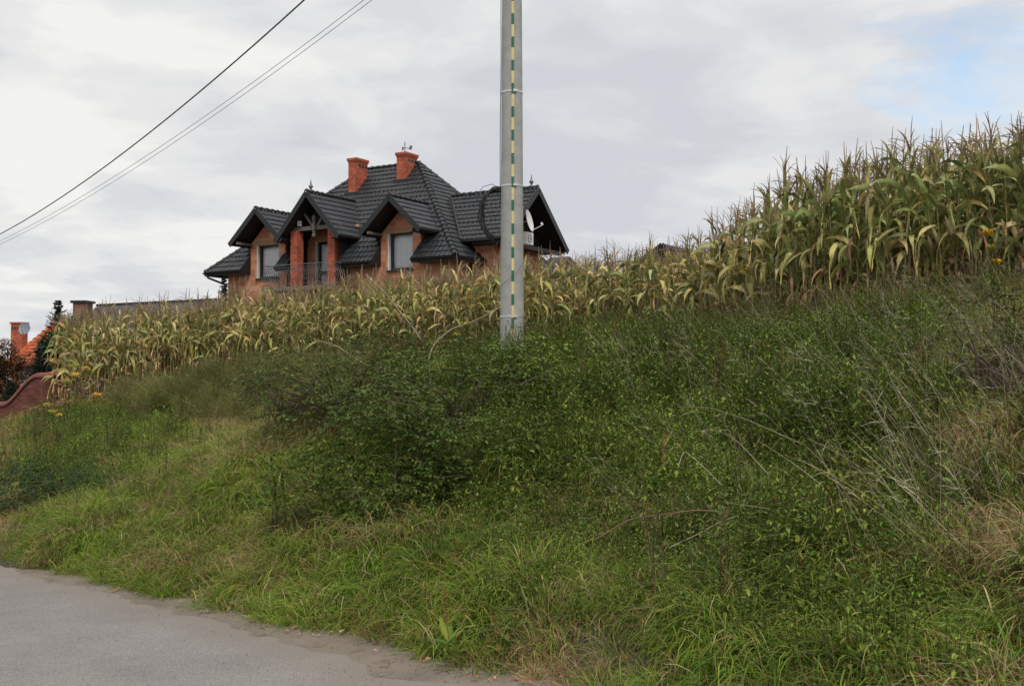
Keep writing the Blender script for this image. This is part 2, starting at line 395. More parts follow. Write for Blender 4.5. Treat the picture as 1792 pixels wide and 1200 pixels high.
def rv(a, b): return random.uniform(a, b)
def vary(c, k=0.15, g=0.0):
    f = rv(1-k, 1+k); h = rv(-g, g)
    return (max(0, c[0]*f*(1+h)), max(0, c[1]*f), max(0, c[2]*f*(1-h)))

# ------------------------------------------------------------------ HOUSE with black tiled roof
HZ = 2.5
house = empty('brick_house', (-2.378, 46.0, HZ), R(-31), label='large unplastered orange block house with black hipped roof, dormers and balcony beyond the corn', cat='house')
def z_(z): return z - HZ

def clip_poly(poly, a, b, c):
    """keep points with a*x+b*y<=c"""
    o_ = []
    for i in range(len(poly)):
        p, q = poly[i], poly[(i+1) % len(poly)]
        dp_, dq = a*p[0]+b*p[1]-c, a*q[0]+b*q[1]-c
        if dp_ <= 0: o_.append(p)
        if (dp_ < 0) != (dq < 0) and dp_ != dq:
            t = dp_/(dp_-dq); o_.append((p[0]+t*(q[0]-p[0]), p[1]+t*(q[1]-p[1])))
    return o_
def masonry(name, polys, fmap, bw, bh, joint, colf, parent, mb_mat, depth=0.012, ztop=None, label=None):
    """polys: convex 2-D outlines in (u, v); fmap(u, v, d) to 3-D; separate bricks with recessed joints plus the mortar bed"""
    B = MB(); Bed = MB()
    for poly in polys:
        us = [p[0] for p in poly]; vs = [p[1] for p in poly]
        if not ztop: Bed.add([fmap(p[0], p[1], 0) for p in poly], [tuple(range(len(poly)))])
        r0 = math.floor(min(vs)/bh); r1 = math.ceil(max(vs)/bh)
        for r in range(r0, r1):
            off = (r % 2)*bw/2
            for k in range(math.floor((min(us)-off)/bw), math.ceil((max(us)-off)/bw)+1):
                x0, x1 = k*bw+off, (k+1)*bw+off; y0, y1 = r*bh, (r+1)*bh
                q = [(x0, y0), (x1, y0), (x1, y1), (x0, y1)]
                if ztop:
                    tl, tr = ztop(x0), ztop(x1)
                    if min(tl, tr) < y0 + .01: continue
                    q = [(x0, y0), (x1, y0), (x1, min(y1, tr)), (x0, min(y1, tl))]
                cl = poly
                cl = clip_poly(cl, -1, 0, -x0); cl = clip_poly(cl, 1, 0, x1) if cl else cl
                cl = clip_poly(cl, 0, -1, -y0) if cl else cl; cl = clip_poly(cl, 0, 1, y1) if cl else cl
                if len(cl) < 3: continue
                if ztop: cl = q
                cxm = sum(p[0] for p in cl)/len(cl); cym = sum(p[1] for p in cl)/len(cl)
                wx = max(p[0] for p in cl)-min(p[0] for p in cl); wy = max(p[1] for p in cl)-min(p[1] for p in cl)
                if wx < joint*2.5 or wy < joint*2.5: continue
                fx, fy = 1-joint/wx, 1-joint/wy
                inn = [(cxm+(p[0]-cxm)*fx, cym+(p[1]-cym)*fy) for p in cl]
                dd = depth*rv(0.7, 1.15); m_ = len(inn)
                B.add([fmap(p[0], p[1], 0.0) for p in inn]+[fmap(p[0], p[1], dd) for p in inn],
                      [tuple(range(m_, 2*m_))]+[(i, (i+1) % m_, m_+(i+1) % m_, m_+i) for i in range(m_)], colf())
    bo = B.build(name, mb_mat, parent, kind='stuff')
    if Bed.v: Bed.build('mortar_bed', M['mortar'], parent)
    return bo

def tile_plane(name, P, parent, m, course=0.34, pitch=0.12, amp=0.012, step=0.035, exclude=None, cvar=0.12, lift=0.03):
    """courses of overlapping pantiles over the planar outline P (3-D, eave edge first, wound counter-clockwise from above)"""
    P = [Vector(p) for p in P]; o = P[0]
    nrm = (P[1]-P[0]).cross(P[2]-P[0]).normalized()
    if nrm.z < 0: nrm = -nrm
    u = Vector((0, 0, 1)).cross(nrm).normalized(); v = nrm.cross(u)
    if v.z < 0: v = -v
    Q = [((p-o).dot(u), (p-o).dot(v)) for p in P]
    vmin, vmax = min(q[1] for q in Q), max(q[1] for q in Q)
    def span(h):
        xs = []
        for i in range(len(Q)):
            a, b = Q[i], Q[(i+1) % len(Q)]
            if abs(a[1]-b[1]) < 1e-6:
                if abs(a[1]-h) < 1e-4: xs += [a[0], b[0]]
            elif min(a[1], b[1])-1e-6 <= h <= max(a[1], b[1])+1e-6:
                xs.append(a[0]+(b[0]-a[0])*(h-a[1])/(b[1]-a[1]))
        return (min(xs), max(xs)) if xs else (0, 0)
    B = MB(); nC = max(1, round((vmax-vmin)/course)); ch = (vmax-vmin)/nC
    for r in range(nC):
        v0, v1 = vmin+r*ch, vmin+(r+1)*ch
        a0, b0 = span(v0); a1, b1 = span(v1-1e-5)
        lo, hi = min(a0, a1), max(b0, b1)
        k0, k1 = math.floor(lo/pitch), math.ceil(hi/pitch)
        for k in range(k0, k1, 2):
            c = 1+rv(-cvar, cvar); jz = rv(-.004, .004)
            pts = []; 
            for j in range(3):
                x = (k+j)*pitch
                wv = (0, amp*2, 0)[j]
                xb, xt = min(max(x, a0), b0), min(max(x, a1), b1)
                pts.append(((xb, v0-0.015), (xt, v1), wv))
            if all(abs(pts[0][0][0]-p[0][0]) < 1e-5 and abs(pts[0][1][0]-p[1][0]) < 1e-5 for p in pts[1:]): continue
            mid = o+u*((pts[0][0][0]+pts[2][1][0])/2)+v*((v0+v1)/2)
            if exclude and exclude(mid): continue
            V_ = []
            for (pb, pt, wv) in pts:
                V_ += [o+u*pb[0]+v*pb[1]+nrm*(wv+step+lift+jz), o+u*pt[0]+v*pt[1]+nrm*(wv*0.8+lift+jz), o+u*pb[0]+v*pb[1]+nrm*(lift-0.01)]
            B.add(V_, [(0, 3, 4, 1), (3, 6, 7, 4), (2, 5, 3, 0), (5, 8, 6, 3)], (c, c, c))
    return B.build(name, m, parent, kind='stuff')
def ridge_caps(a, b, parent, m, r=0.11, L=0.36):
    """half-round cap tiles, each its own object, one shared mesh"""
    a, b = Vector(a), Vector(b); d = b-a; n_ = max(1, round(d.length/L)); st_ = d.length/n_
    key = 'cap_%s_%.3f' % (m.name, r)
    me = bpy.data.meshes.get(key)
    if not me:
        B = MB(); Vv = []
        for x, rr in ((0, r*1.22), (L*0.16, r*1.2), (L*0.2, r), (L*1.08, r*0.86)):
            for j in range(7):
                t = math.pi*j/6
                Vv.append((x, math.cos(t)*rr, math.sin(t)*rr*0.85-0.02))
        B.add(Vv, [(i*7+j, i*7+j+1, (i+1)*7+j+1, (i+1)*7+j) for i in range(3) for j in range(6)]+[tuple(range(7))])
        me = B.mesh(key, m, smooth=False)
    rot = d.to_track_quat('X', 'Z').to_euler()
    for i in range(n_):
        o = bpy.data.objects.new('ridge_tile', me); col.objects.link(o); o.parent = parent
        o.location = a+d*(i/n_)+Vector((0, 0, 0.05)); o.rotation_euler = rot; o.scale = (st_/L, 1, 1)

SL = (12.0-6.7)/5.0
XL, XR, YB = -14.8, 0.0, 9.2
RL, RR = (-8.75, 5.0, z_(12.0)), (-5.5, 5.0, z_(12.0))
DORM = [  # centre x, half width, apex z, foot z, front y, wall half width
    (-11.15, 1.62, 9.5, 8.0, -0.3, 1.12), (-7.95, 1.85, 10.02, 7.97, -0.35, 1.55), (-3.27, 1.60, 9.45, 7.97, -0.3, 1.10)]
WALLX = [(-12.42, -10.15), (-9.6, -6.45), (-4.5, -2.28)]
def in_dormer(p):
    for (a, b) in WALLX:
        if a-0.02 < p.x < b+0.02 and p.y < 1.55: return True
    return False
roof = MB()
e = z_(6.7)
# sarking under the tiles (solid dark deck)
deck = [(( -14.7, 0.1), (-.1, .1), (-5.5, 5.0), (-8.75, 5.0))]
def rz(y): return z_(6.7)+SL*y-0.05
# front deck above the dormer cut-outs and between them
xs = [-14.75]+[v for w in WALLX for v in w]+[-0.05]
for i in range(0, len(xs), 2):
    a, b = xs[i], xs[i+1]
    ya = 0.02
    y_hi = 1.6
    # clip to the hips
    def hipx(y): return -14.75+(y/5.0)*6.0, -0.05-(y/5.0)*5.45
    l1, r1 = hipx(y_hi)
    roof.add([(a, ya, rz(ya)), (b, ya, rz(ya)), (min(b, r1), y_hi, rz(y_hi)), (max(a, l1), y_hi, rz(y_hi))], [(0, 1, 2, 3)])
l1, r1 = hipx(1.6)
roof.add([(l1, 1.6, rz(1.6)), (r1, 1.6, rz(1.6)), (RR[0], 5, rz(5)), (RL[0], 5, rz(5))], [(0, 1, 2, 3)])
roof.add([(XR-.05, 0.02, rz(0.02)), (XR-.05, YB, rz(0.02)), (RR[0], 5, rz(5))], [(0, 1, 2)])
roof.add([(XL+.05, YB, rz(0.02)), (XL+.05, 0.02, rz(0.02)), (RL[0], 5, rz(5))], [(0, 1, 2)])
roof.add([(XR, YB, rz(0.02)), (XL, YB, rz(0.02)), (RL[0], 5, rz(5)), (RR[0], 5, rz(5))], [(0, 1, 2, 3)])
ro_ = roof.build('roof', M['verge'], house)
tile_plane('front_roof_tiles', [(XL, 0, e), (XR, 0, e), RR, RL], ro_, M['tile'], exclude=in_dormer)
tile_plane('right_roof_tiles', [(XR, 0, e), (XR, YB, e), RR], ro_, M['tile'])
tile_plane('left_roof_tiles', [(XL, YB, e), (XL, 0, e), RL], ro_, M['tile'])
tile_plane('rear_roof_tiles', [(XR, YB, e), (XL, YB, e), RL, RR], ro_, M['tile'], pitch=0.3)
ridge_caps(RL, RR, ro_, M['tile']); ridge_caps((XR, 0, e), RR, ro_, M['tile'], .135); ridge_caps((XL, 0, e), RL, ro_, M['tile'])
ridge_caps((XR, YB, e), RR, ro_, M['tile'])
# eaves: soffit, fascia and gutter by stretches between the dormers
def eave(a, b, ends=True):
    a, b = Vector(a), Vector(b); d = (b-a).normalized(); inn = Vector((-d.y, d.x, 0))
    S = MB()
    S.add([a+Vector((0, 0, -.06)), b+Vector((0, 0, -.06)), b+inn*.75+Vector((0, 0, -.04)), a+inn*.75+Vector((0, 0, -.04))], [(0, 3, 2, 1)])
    S.bar(a+inn*.01+Vector((0, 0, -.09)), b+inn*.01+Vector((0, 0, -.09)), .03, .16)
    S.build('soffit', M['soffit'], ro_)
    G = MB(); n = 7
    off = -inn*.075
    pr = [(math.cos(math.pi+math.pi*j/(n-1))*.065, math.sin(math.pi+math.pi*j/(n-1))*.065) for j in range(n)]
    V_ = []
    for p in (a, b):
        for (x, zz) in pr: V_.append(p+off+inn*x+Vector((0, 0, zz-.01)))
    G.add(V_, [(j, j+1, n+j+1, n+j) for j in range(n-1)]+[tuple(range(n)), tuple(range(n, 2*n))[::-1]])
    G.build('gutter', M['verge'], ro_)
for (a, b) in ((XL, WALLX[0][0]), (WALLX[0][1], WALLX[1][0]), (WALLX[1][1], WALLX[2][0]), (WALLX[2][1], XR)):
    eave((a, 0, e), (b, 0, e))
eave((XR, 0, e), (XR, YB, e)); eave((XL, YB, e), (XL, 0, e))
# cheeks closing the cut ends of the skirt roofs against the dormer walls
for (a, b) in WALLX:
    for xx, sg in ((a-.02, -1), (b+.02, 1)):
        if abs(xx-(-9.62)) < .01 or abs(xx-(-6.43)) < .01: pass
        ck = MB(); pts = [(xx, -.02, e-.12), (xx, .72, e-.12), (xx, 1.7, rz(1.7)), (xx, 1.7, rz(1.7)+.1), (xx, -.02, e+.05)]
        ck.add(pts+[(xx+.05*sg*-1, p[1], p[2]) for p in pts], [(0, 1, 2, 3, 4), (9, 8, 7, 6, 5), (0, 4, 9, 5), (3, 8, 9, 4)])
        ck.build('verge_board', M['verge'], ro_)

# dormers
def dormer(i):
    xc, hw, za, zf, yf, whw = DORM[i]
    za, zf = z_(za), z_(zf)
    d = MB(); yr = (za+HZ-6.7)/SL; yv = (zf+HZ-6.7)/SL
    # deck
    for sg in (-1, 1):
        q = [(xc+sg*hw, yf+.03, zf-.03), (xc+sg*hw, yv+.2, zf-.03), (xc, yr+.2, za-.03), (xc, yf+.03, za-.03)]
        q2 = [(p[0], p[1], p[2]-.10) for p in q]
        d.add(q+q2, [(0, 1, 2, 3), (7, 6, 5, 4), (0, 3, 7, 4), (0, 4, 5, 1)])
    do = d.build('dormer_roof', M['soffit'], house)
    tile_plane('dormer_tiles', [(xc+hw, yf, zf), (xc+hw, yv, zf), (xc, yr, za), (xc, yf, za)], do, M['tile'])
    tile_plane('dormer_tiles', [(xc-hw, yv, zf), (xc-hw, yf, zf), (xc, yf, za), (xc, yr, za)], do, M['tile'])
    ridge_caps((xc, yf, za+.03), (xc, yr, za+.03), do, M['tile'])
    # barge boards
    for sg in (-1, 1):
        b = MB(); b.bar((xc+sg*(hw+.05), yf-.02, zf-.10), (xc, yf-.02, za-.03), .05, .24, up=(0, 0, 1)); b.build('barge_board', M['verge'], do)
        g = MB(); g.bar((xc+sg*(hw+.07), yf, zf-.03), (xc+sg*(hw+.07), yv+.15, zf-.03), .11, .10); g.build('gutter', M['verge'], do)
        f = MB(); f.add([(xc+sg*hw, yf, zf-.12), (xc+sg*hw, yv+.3, zf-.12), (xc+sg*(hw-.55), yv+.3, zf-.12), (xc+sg*(hw-.55), yf, zf-.12)], [(0, 1, 2, 3)]); f.build('soffit', M['soffit'], do)
        p = MB(); p.bar((xc+sg*(whw+.08), yf+.03, zf-.02), (xc+sg*(whw+.08), .75, zf-.02), .10, .12); p.build('purlin_end', M['timber'], do)
    return do
dors = [dormer(i) for i in range(3)]

# walls
ORG = [(0.58, 0.235, 0.125), (0.63, 0.27, 0.145), (0.50, 0.19, 0.095), (0.62, 0.33, 0.20), (0.55, 0.24, 0.135)]
def blockcol(): return vary(random.choice(ORG), 0.12)
yw = 0.7
def fm_front(u_, v_, d): return (u_, yw-d, z_(v_))
W1 = (-11.92, -10.58, 6.35, 7.92)     # x0, x1, z0, z1
W3 = (-4.02, -2.72, 6.35, 7.97)
def around(x0, x1, z0, z1, w):
    a, b, c, d = w
    return [[(x0, z0), (a, z0), (a, z1), (x0, z1)], [(b, z0), (x1, z0), (x1, z1), (b, z1)], [(a, z0), (b, z0), (b, c), (a, c)], [(a, d), (b, d), (b, z1), (a, z1)]]
polys = []
polys.append([(-13.9, 1.0), (-12.42, 1.0), (-12.42, 6.75), (-13.9, 6.75)])
polys += around(-12.42, -10.15, 5.0, 8.0, W1); polys.append([(-12.42, 1.0), (-10.15, 1.0), (-10.15, 5.0), (-12.42, 5.0)])
polys.append([(-12.42, 8.0), (-9.98, 8.0), (-11.15, 9.2)])
polys.append([(-10.15, 1.0), (-9.6, 1.0), (-9.6, 6.75), (-10.15, 6.75)])
polys.append([(-9.6, 1.0), (-6.45, 1.0), (-6.45, 5.55), (-9.6, 5.55)])
polys.append([(-6.45, 1.0), (-4.5, 1.0), (-4.5, 6.75), (-6.45, 6.75)])
polys += around(-4.5, -2.28, 5.0, 8.0, W3); polys.append([(-4.5, 1.0), (-2.28, 1.0), (-2.28, 5.0), (-4.5, 5.0)])
polys.append([(-4.45, 8.0), (-2.1, 8.0), (-3.27, 9.15)])
polys.append([(-2.28, 1.0), (-.75, 1.0), (-.75, 6.75), (-2.28, 6.75)])
masonry('front_wall_blocks', polys, fm_front, 0.38, 0.25, 0.022, blockcol, house, M['block'])
# lintel bands of paler block over each window
for w in (W1, W3):
    b = MB(); b.box((w[0]-.12, yw-.02, z_(w[3])), (w[1]+.12, yw+.2, z_(w[3]+.22)), (0.40, 0.22, 0.13)); b.build('lintel', M['block'], house)
# side and rear walls, inner core
masonry('right_wall_blocks', [[(.7, 1.0), (8.5, 1.0), (8.5, 6.7), (.7, 6.7)]], lambda a, b, d: (-.75+d, a, z_(b)), 0.38, 0.25, .022, blockcol, house, M['block'])
masonry('left_wall_blocks', [[(.7, 1.0), (8.5, 1.0), (8.5, 6.7), (.7, 6.7)]], lambda a, b, d: (-13.9-d, a, z_(b)), 0.38, 0.25, .022, blockcol, house, M['block'])
rw = MB(); rw.box((-13.88, 8.3, z_(1.0)), (-.77, 8.6, z_(6.7)), (.42, .15, .07)); rw.build('rear_wall', M['block'], house)
core = MB()
core.box((-12.4, 2.2, z_(2.4)), (-2.1, 2.4, z_(8.5)), (.25, .22, .2)); core.build('inner_wall', M['soffit'], house)
# dormer cheeks (side walls between the wall plane and the roof)
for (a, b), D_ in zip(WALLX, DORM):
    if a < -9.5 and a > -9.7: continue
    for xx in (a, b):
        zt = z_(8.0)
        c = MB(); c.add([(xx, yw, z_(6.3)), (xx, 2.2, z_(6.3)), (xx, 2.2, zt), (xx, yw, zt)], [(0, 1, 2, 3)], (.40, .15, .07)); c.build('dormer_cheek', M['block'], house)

def window(x0, x1, z0, z1, y, mull=True, reveal=True, door=False):
    """frame > panes; curtain behind"""
    z0, z1 = z_(z0), z_(z1)
    nm = 'balcony_door' if door else 'window'
    f = MB(); t = .09; yy = y+.12
    f.box((x0, yy, z0), (x0+t, yy+.07, z1)); f.box((x1-t, yy, z0), (x1, yy+.07, z1))
    f.box((x0+t, yy, z1-t), (x1-t, yy+.07, z1)); f.box((x0+t, yy, z0), (x1-t, yy+.07, z0+t))
    if door: f.box((x0+t, yy, z0+.75), (x1-t, yy+.07, z0+.87))
    fo = f.build(nm, M['frame'], house)
    g = MB(); g.add([(x0+t, yy+.035, z0+t), (x1-t, yy+.035, z0+t), (x1-t, yy+.035, z1-t), (x0+t, yy+.035, z1-t)], [(0, 1, 2, 3)]); g.build('pane', M['glass'], fo)
    k = 44; cu = MB(); V_ = []
    for i in range(k+1):
        x = lerp(x0+.03, x1-.03, i/k); d_ = .03*math.sin(i*1.9)+.012*math.sin(i*.7)
        V_ += [(x, yy+.20+d_, z0), (x, yy+.20+d_*.7, z1)]
    cu.add(V_, [(2*i, 2*i+2, 2*i+3, 2*i+1) for i in range(k)]); cu.build('curtain', M['curtain'], fo, smooth=True)
    if reveal:
        rvl = MB(); rvl.box((x0-.05, y-.03, z0), (x0-.002, y+.2, z1+.03)); rvl.build('reveal', M['white'], fo)
    s_ = MB()
    if not door:
        s_.box((x0-.08, y-.10, z0-.09), (x1+.05, y+.19, z0-.012)); s_.build('sill', M['verge'], fo)
    return fo
window(*W1, yw); window(*W3, yw)

# balcony recess of the middle dormer
yb = 1.6
zb = 5.75
def fm_rec(u_, v_, d): return (u_, yb-d, z_(v_))
DW = (-9.0, -8.18, zb, 8.0); WW = (-7.95, -7.3, 6.65, 7.95)
rec = [[(-9.6, zb), (DW[0], zb), (DW[0], 8.7), (-9.6, 8.7)], [(DW[0], DW[3]), (DW[1], DW[3]), (DW[1], 8.7), (DW[0], 8.7)],
       [(DW[1], zb), (WW[0], zb), (WW[0], 8.7), (DW[1], 8.7)]] + around(WW[0], -6.45, zb, 8.7, (WW[0], WW[1], WW[2], WW[3]))
masonry('balcony_wall_blocks', rec, fm_rec, 0.38, 0.25, .022, blockcol, house, M['block'])
window(*DW, yb-.02, door=True); window(*WW, yb-.02)
s_ = MB()
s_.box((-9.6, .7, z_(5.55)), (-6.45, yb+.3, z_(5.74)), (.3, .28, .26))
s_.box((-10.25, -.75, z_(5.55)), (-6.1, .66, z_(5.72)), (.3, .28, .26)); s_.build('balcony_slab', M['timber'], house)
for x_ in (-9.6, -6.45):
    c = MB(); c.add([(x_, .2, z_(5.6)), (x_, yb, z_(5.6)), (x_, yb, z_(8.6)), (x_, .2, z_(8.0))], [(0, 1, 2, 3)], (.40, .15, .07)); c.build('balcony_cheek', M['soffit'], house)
BR = [(0.44, 0.105, 0.055), (0.38, 0.085, 0.045), (0.49, 0.13, 0.07)]
def brickcol(): return vary(random.choice(BR), 0.08)
def brick_box(name, x0, x1, y0, y1, za, zb_, parent, faces='FRLB', muted=False):
    core_ = MB(); core_.box((x0+.012, y0+.012, za), (x1-.012, y1-.012, zb_)); co = core_.build(name, M['mortar'], parent)
    core_o = co
    B = MB()
    def face(fmap, w):
        rows = int(round((zb_-za)/.078)); bh = (zb_-za)/rows; nb = max(1, round(w/.26)); bw = w/nb
        for r in range(rows):
            edges = [0] + [min(max((k+(r % 2)*.5)*bw, 0), w) for k in range(0, nb+1)] + [w]
            edges = sorted(set(round(q, 4) for q in edges))
            for a_, b_ in zip(edges, edges[1:]):
                if b_-a_ < .03: continue
                j = .005
                q = [(a_+j*(a_ > 0), r*bh+j), (b_-j*(b_ < w), r*bh+j), (b_-j*(b_ < w), (r+1)*bh-j), (a_+j*(a_ > 0), (r+1)*bh-j)]
                B.add([fmap(p[0], p[1], 0.) for p in q]+[fmap(p[0], p[1], .012) for p in q], [(4, 5, 6, 7), (0, 1, 5, 4), (1, 2, 6, 5), (2, 3, 7, 6), (3, 0, 4, 7)], vary((.22, .12, .08), .2) if muted else brickcol())
    if 'F' in faces: face(lambda a, b, d: (x0+a, y0+.012-d, za+b), x1-x0)
    if 'R' in faces: face(lambda a, b, d: (x1-.012+d, y0+a, za+b), y1-y0)
    if 'L' in faces: face(lambda a, b, d: (x0+.012-d, y1-a, za+b), y1-y0)
    if 'B' in faces: face(lambda a, b, d: (x1-a, y1-.012+d, za+b), x1-x0)
    B.build('brickwork', M['brick'], co, kind='stuff')
    return co
for x_ in (-9.32, -7.08):
    brick_box('pillar', x_, x_+.42, .12, .54, z_(5.75), z_(8.38), house)
# timber beam, king post and struts under the gable of the balcony
tb = MB(); tb.bar((-9.55, .30, z_(8.47)), (-6.5, .30, z_(8.47)), .16, .18); tb.build('tie_beam', M['timber'], house)
for a, b in (((-8.05, .28, z_(8.5)), (-8.75, .28, z_(9.35))), ((-7.85, .28, z_(8.5)), (-7.3, .28, z_(9.25)))):
    q = MB(); q.bar(a, b, .09, .10); q.build('strut', M['timber'], house)
kp = MB(); zz = [8.0, 8.05, 8.12, 8.22, 8.3, 8.42, 8.55, 8.68, 8.74, 8.84, 8.98, 9.05]; rr_ = [.03, .09, .11, .06, .09, .12, .12, .09, .06, .10, .11, .03]
kp.tube([(-7.95, .19, z_(q)) for q in zz], rr_, 8); kp.build('king_post', M['timber'], house, smooth=True)
lm = MB(); lm.box((-8.95, .16, z_(8.6)), (-8.74, .24, z_(8.84))); lm.build('wall_lamp', M['white'], house)
# gable closing board high in the balcony dormer
gb = MB(); gb.add([(-9.5, .75, z_(8.4)), (-6.4, .75, z_(8.4)), (-7.95, .75, z_(9.85))], [(0, 1, 2)]); gb.build('gable_boarding', M['soffit'], house)
# balcony railing
def rail():
    r_ = MB(); bx = [(-10.2, .62), (-10.2, -.68), (-6.15, -.68), (-6.15, .62)]
    for z0, w in ((6.72, .05), (6.6, .02), (5.84, .03)):
        for a, b in zip(bx, bx[1:]): r_.bar((*a, z_(z0)), (*b, z_(z0)), w, w*.6)
    ro = r_.build('balcony_railing', M['iron'], house)
    B = MB()
    pts = [(0, 0, 0), (0, -.05, .07), (0, -.13, .2), (0, -.15, .32), (0, -.08, .5), (0, -.01, .65), (0, 0, .78)]
    B.tube(pts, .009, 5)
    for cz, sg in ((.2, 1), (.58, -1)):
        sp = [(math.cos(t)*.055*(1-t/9)*sg, -.1+.0*t, cz+math.sin(t)*.06*(1-t/9)) for t in np.linspace(0, 6.6, 12)]
        B.tube([(p[0]+.03*sg, p[1] if cz < .4 else -.04, p[2]) for p in sp], .007, 4)
    me = B.mesh('baluster', M['iron'])
    n = 30
    for i in range(n+1): inst('baluster', me, ro, (lerp(-10.15, -6.2, i/n), -.68, z_(5.84)))
    for i in range(1, 9):
        inst('baluster', me, ro, (-10.2, -.68+i*.145, z_(5.84)), (0, 0, R(-90))); inst('baluster', me, ro, (-6.15, -.68+i*.145, z_(5.84)), (0, 0, R(90)))
rail()
# downpipe at the left corner
dp_ = MB(); dp_.tube([(-14.6, -.08, e-.1), (-14.55, .0, e-.25), (-14.0, .55, e-.55), (-13.98, .62, e-.8), (-13.98, .62, z_(1.3))], .05, 8); dp_.build('downpipe', M['verge'], house, smooth=True)

# right wing with open gable
WXG, WYC, WHW, WAZ, WEZ = 1.5, 4.4, 2.75, 10.06, 7.58
xr_ = -(WAZ-6.7)/SL; xe_ = -(WEZ-6.7)/SL
wr = MB()
for sg in (-1, 1):
    q = [(WXG-.02, WYC+sg*WHW, z_(WEZ)), (xe_-.3, WYC+sg*WHW, z_(WEZ)), (xr_-.3, WYC, z_(WAZ)), (WXG-.02, WYC, z_(WAZ))]
    q2 = [(p[0], p[1], p[2]-.12) for p in q]
    wr.add(q+q2, [(0, 1, 2, 3), (7, 6, 5, 4), (0, 3, 7, 4), (0, 4, 5, 1)])
wro = wr.build('wing_roof', M['soffit'], house)
tile_plane('wing_tiles', [(xe_, WYC-WHW, z_(WEZ)), (WXG, WYC-WHW, z_(WEZ)), (WXG, WYC, z_(WAZ)), (xr_, WYC, z_(WAZ))], wro, M['tile'])
tile_plane('wing_tiles', [(WXG, WYC+WHW, z_(WEZ)), (xe_, WYC+WHW, z_(WEZ)), (xr_, WYC, z_(WAZ)), (WXG, WYC, z_(WAZ))], wro, M['tile'])
ridge_caps((WXG, WYC, z_(WAZ)+.03), (xr_, WYC, z_(WAZ)+.03), wro, M['tile'])
for sg in (-1, 1):
    b = MB(); b.bar((WXG+.02, WYC+sg*(WHW+.06), z_(WEZ)-.12), (WXG+.02, WYC, z_(WAZ)-.05), .05, .26); b.build('barge_board', M['verge'], wro)
    g = MB(); g.bar((WXG, WYC+sg*(WHW+.08), z_(WEZ)-.03), (xe_, WYC+sg*(WHW+.08), z_(WEZ)-.03), .12, .11); g.build('gutter', M['verge'], wro)
v_ = MB(); v_.bar((xe_, WYC-WHW, z_(WEZ)+.06), (xr_, WYC, z_(WAZ)+.06), .12, .06); v_.build('valley', M['verge'], wro)
cl_ = MB(); cl_.add([(WXG-1.2, WYC-WHW+.1, z_(WEZ-.05)), (WXG-1.2, WYC+WHW-.1, z_(WEZ-.05)), (WXG-1.2, WYC, z_(WAZ-.2))], [(0, 1, 2)]); cl_.build('gable_boarding', M['soffit'], house)
cf = MB(); cf.box((-.3, WYC-WHW+.02, z_(WEZ-.2)), (WXG-.1, WYC+WHW-.02, z_(WEZ-.14))); cf.build('wing_soffit', M['soffit'], house)
masonry('wing_wall_blocks', [[(WYC-2.1, 1.0), (WYC+2.1, 1.0), (WYC+2.1, 7.4), (WYC-2.1, 7.4)]], lambda a, b, d: (.5+d, a, z_(b)), .38, .25, .022, blockcol, house, M['block'])
masonry('wing_side_blocks', [[(-.7, 1.0), (.5, 1.0), (.5, 7.4), (-.7, 7.4)]], lambda a, b, d: (a, WYC-2.1-d, z_(b)), .38, .25, .022, blockcol, house, M['block'])
bm_ = MB(); bm_.bar((WXG-.15, WYC-2.3, z_(7.35)), (WXG-.15, WYC+2.3, z_(7.35)), .14, .18); bm_.build('tie_beam', M['soffit'], house)
# finials
def finial(x, y, z, parent):
    f = MB(); zs = [0, .05, .12, .2, .24, .3, .36, .44, .62]; rs = [.07, .09, .05, .05, .10, .10, .05, .035, .008]
    f.tube([(x, y, z+q) for q in zs], rs, 8); f.build('finial', M['iron'], parent, smooth=True)
finial(-7.95, -.05, z_(10.05), dors[1]); finial(WXG-.35, WYC, z_(WAZ+.05), wro)
# chimneys
def chimney(x0, x1, y0, y1, zt, zb0):
    c = brick_box('chimney', x0, x1, y0, y1, z_(zb0), z_(zt), house)
    k = MB(); k.box((x0-.06, y0-.06, z_(zt)), (x1+.06, y1+.06, z_(zt)+.11), BR[0]); k.box((x0-.03, y0-.03, z_(zt)-.08), (x1+.03, y1+.03, z_(zt)-.002), BR[1]); k.build('cap', M['brick'], c)
    for i in range(3):
        yy = lerp(y0, y1, (i+.9)/3.7)
        h = MB(); h.box((x1-.02, yy-.02, z_(zt)-.33), (x1+.006, yy+.14, z_(zt)-.17), (0, 0, 0)); h.build('vent', M['verge'], c)
    fl = MB(); fl.box((x0-.12, y0-.14, rz(y0)-.1), (x1+.12, y0-.02, rz(y0)+.14)); fl.build('flashing', M['verge'], c)
    return c
chimney(-8.78, -8.28, 3.62, 4.5, 12.22, 9.8)
c2 = chimney(-6.15, -5.62, 4.05, 5.0, 12.3, 10.2)
wv = MB(); wv.tube([(-5.85, 4.3, z_(12.4)), (-5.85, 4.3, z_(12.95))], .022, 5); wv.bar((-6.0, 4.3, z_(12.68)), (-5.5, 4.3, z_(12.6)), .03, .03); wv.bar((-5.55, 4.3, z_(12.55)), (-5.45, 4.3, z_(12.72)), .05, .12)
wv.bar((-5.97, 4.3, z_(12.72)), (-5.97, 4.3, z_(12.56)), .06, .05); wv.build('weather_vane', M['iron'], c2)

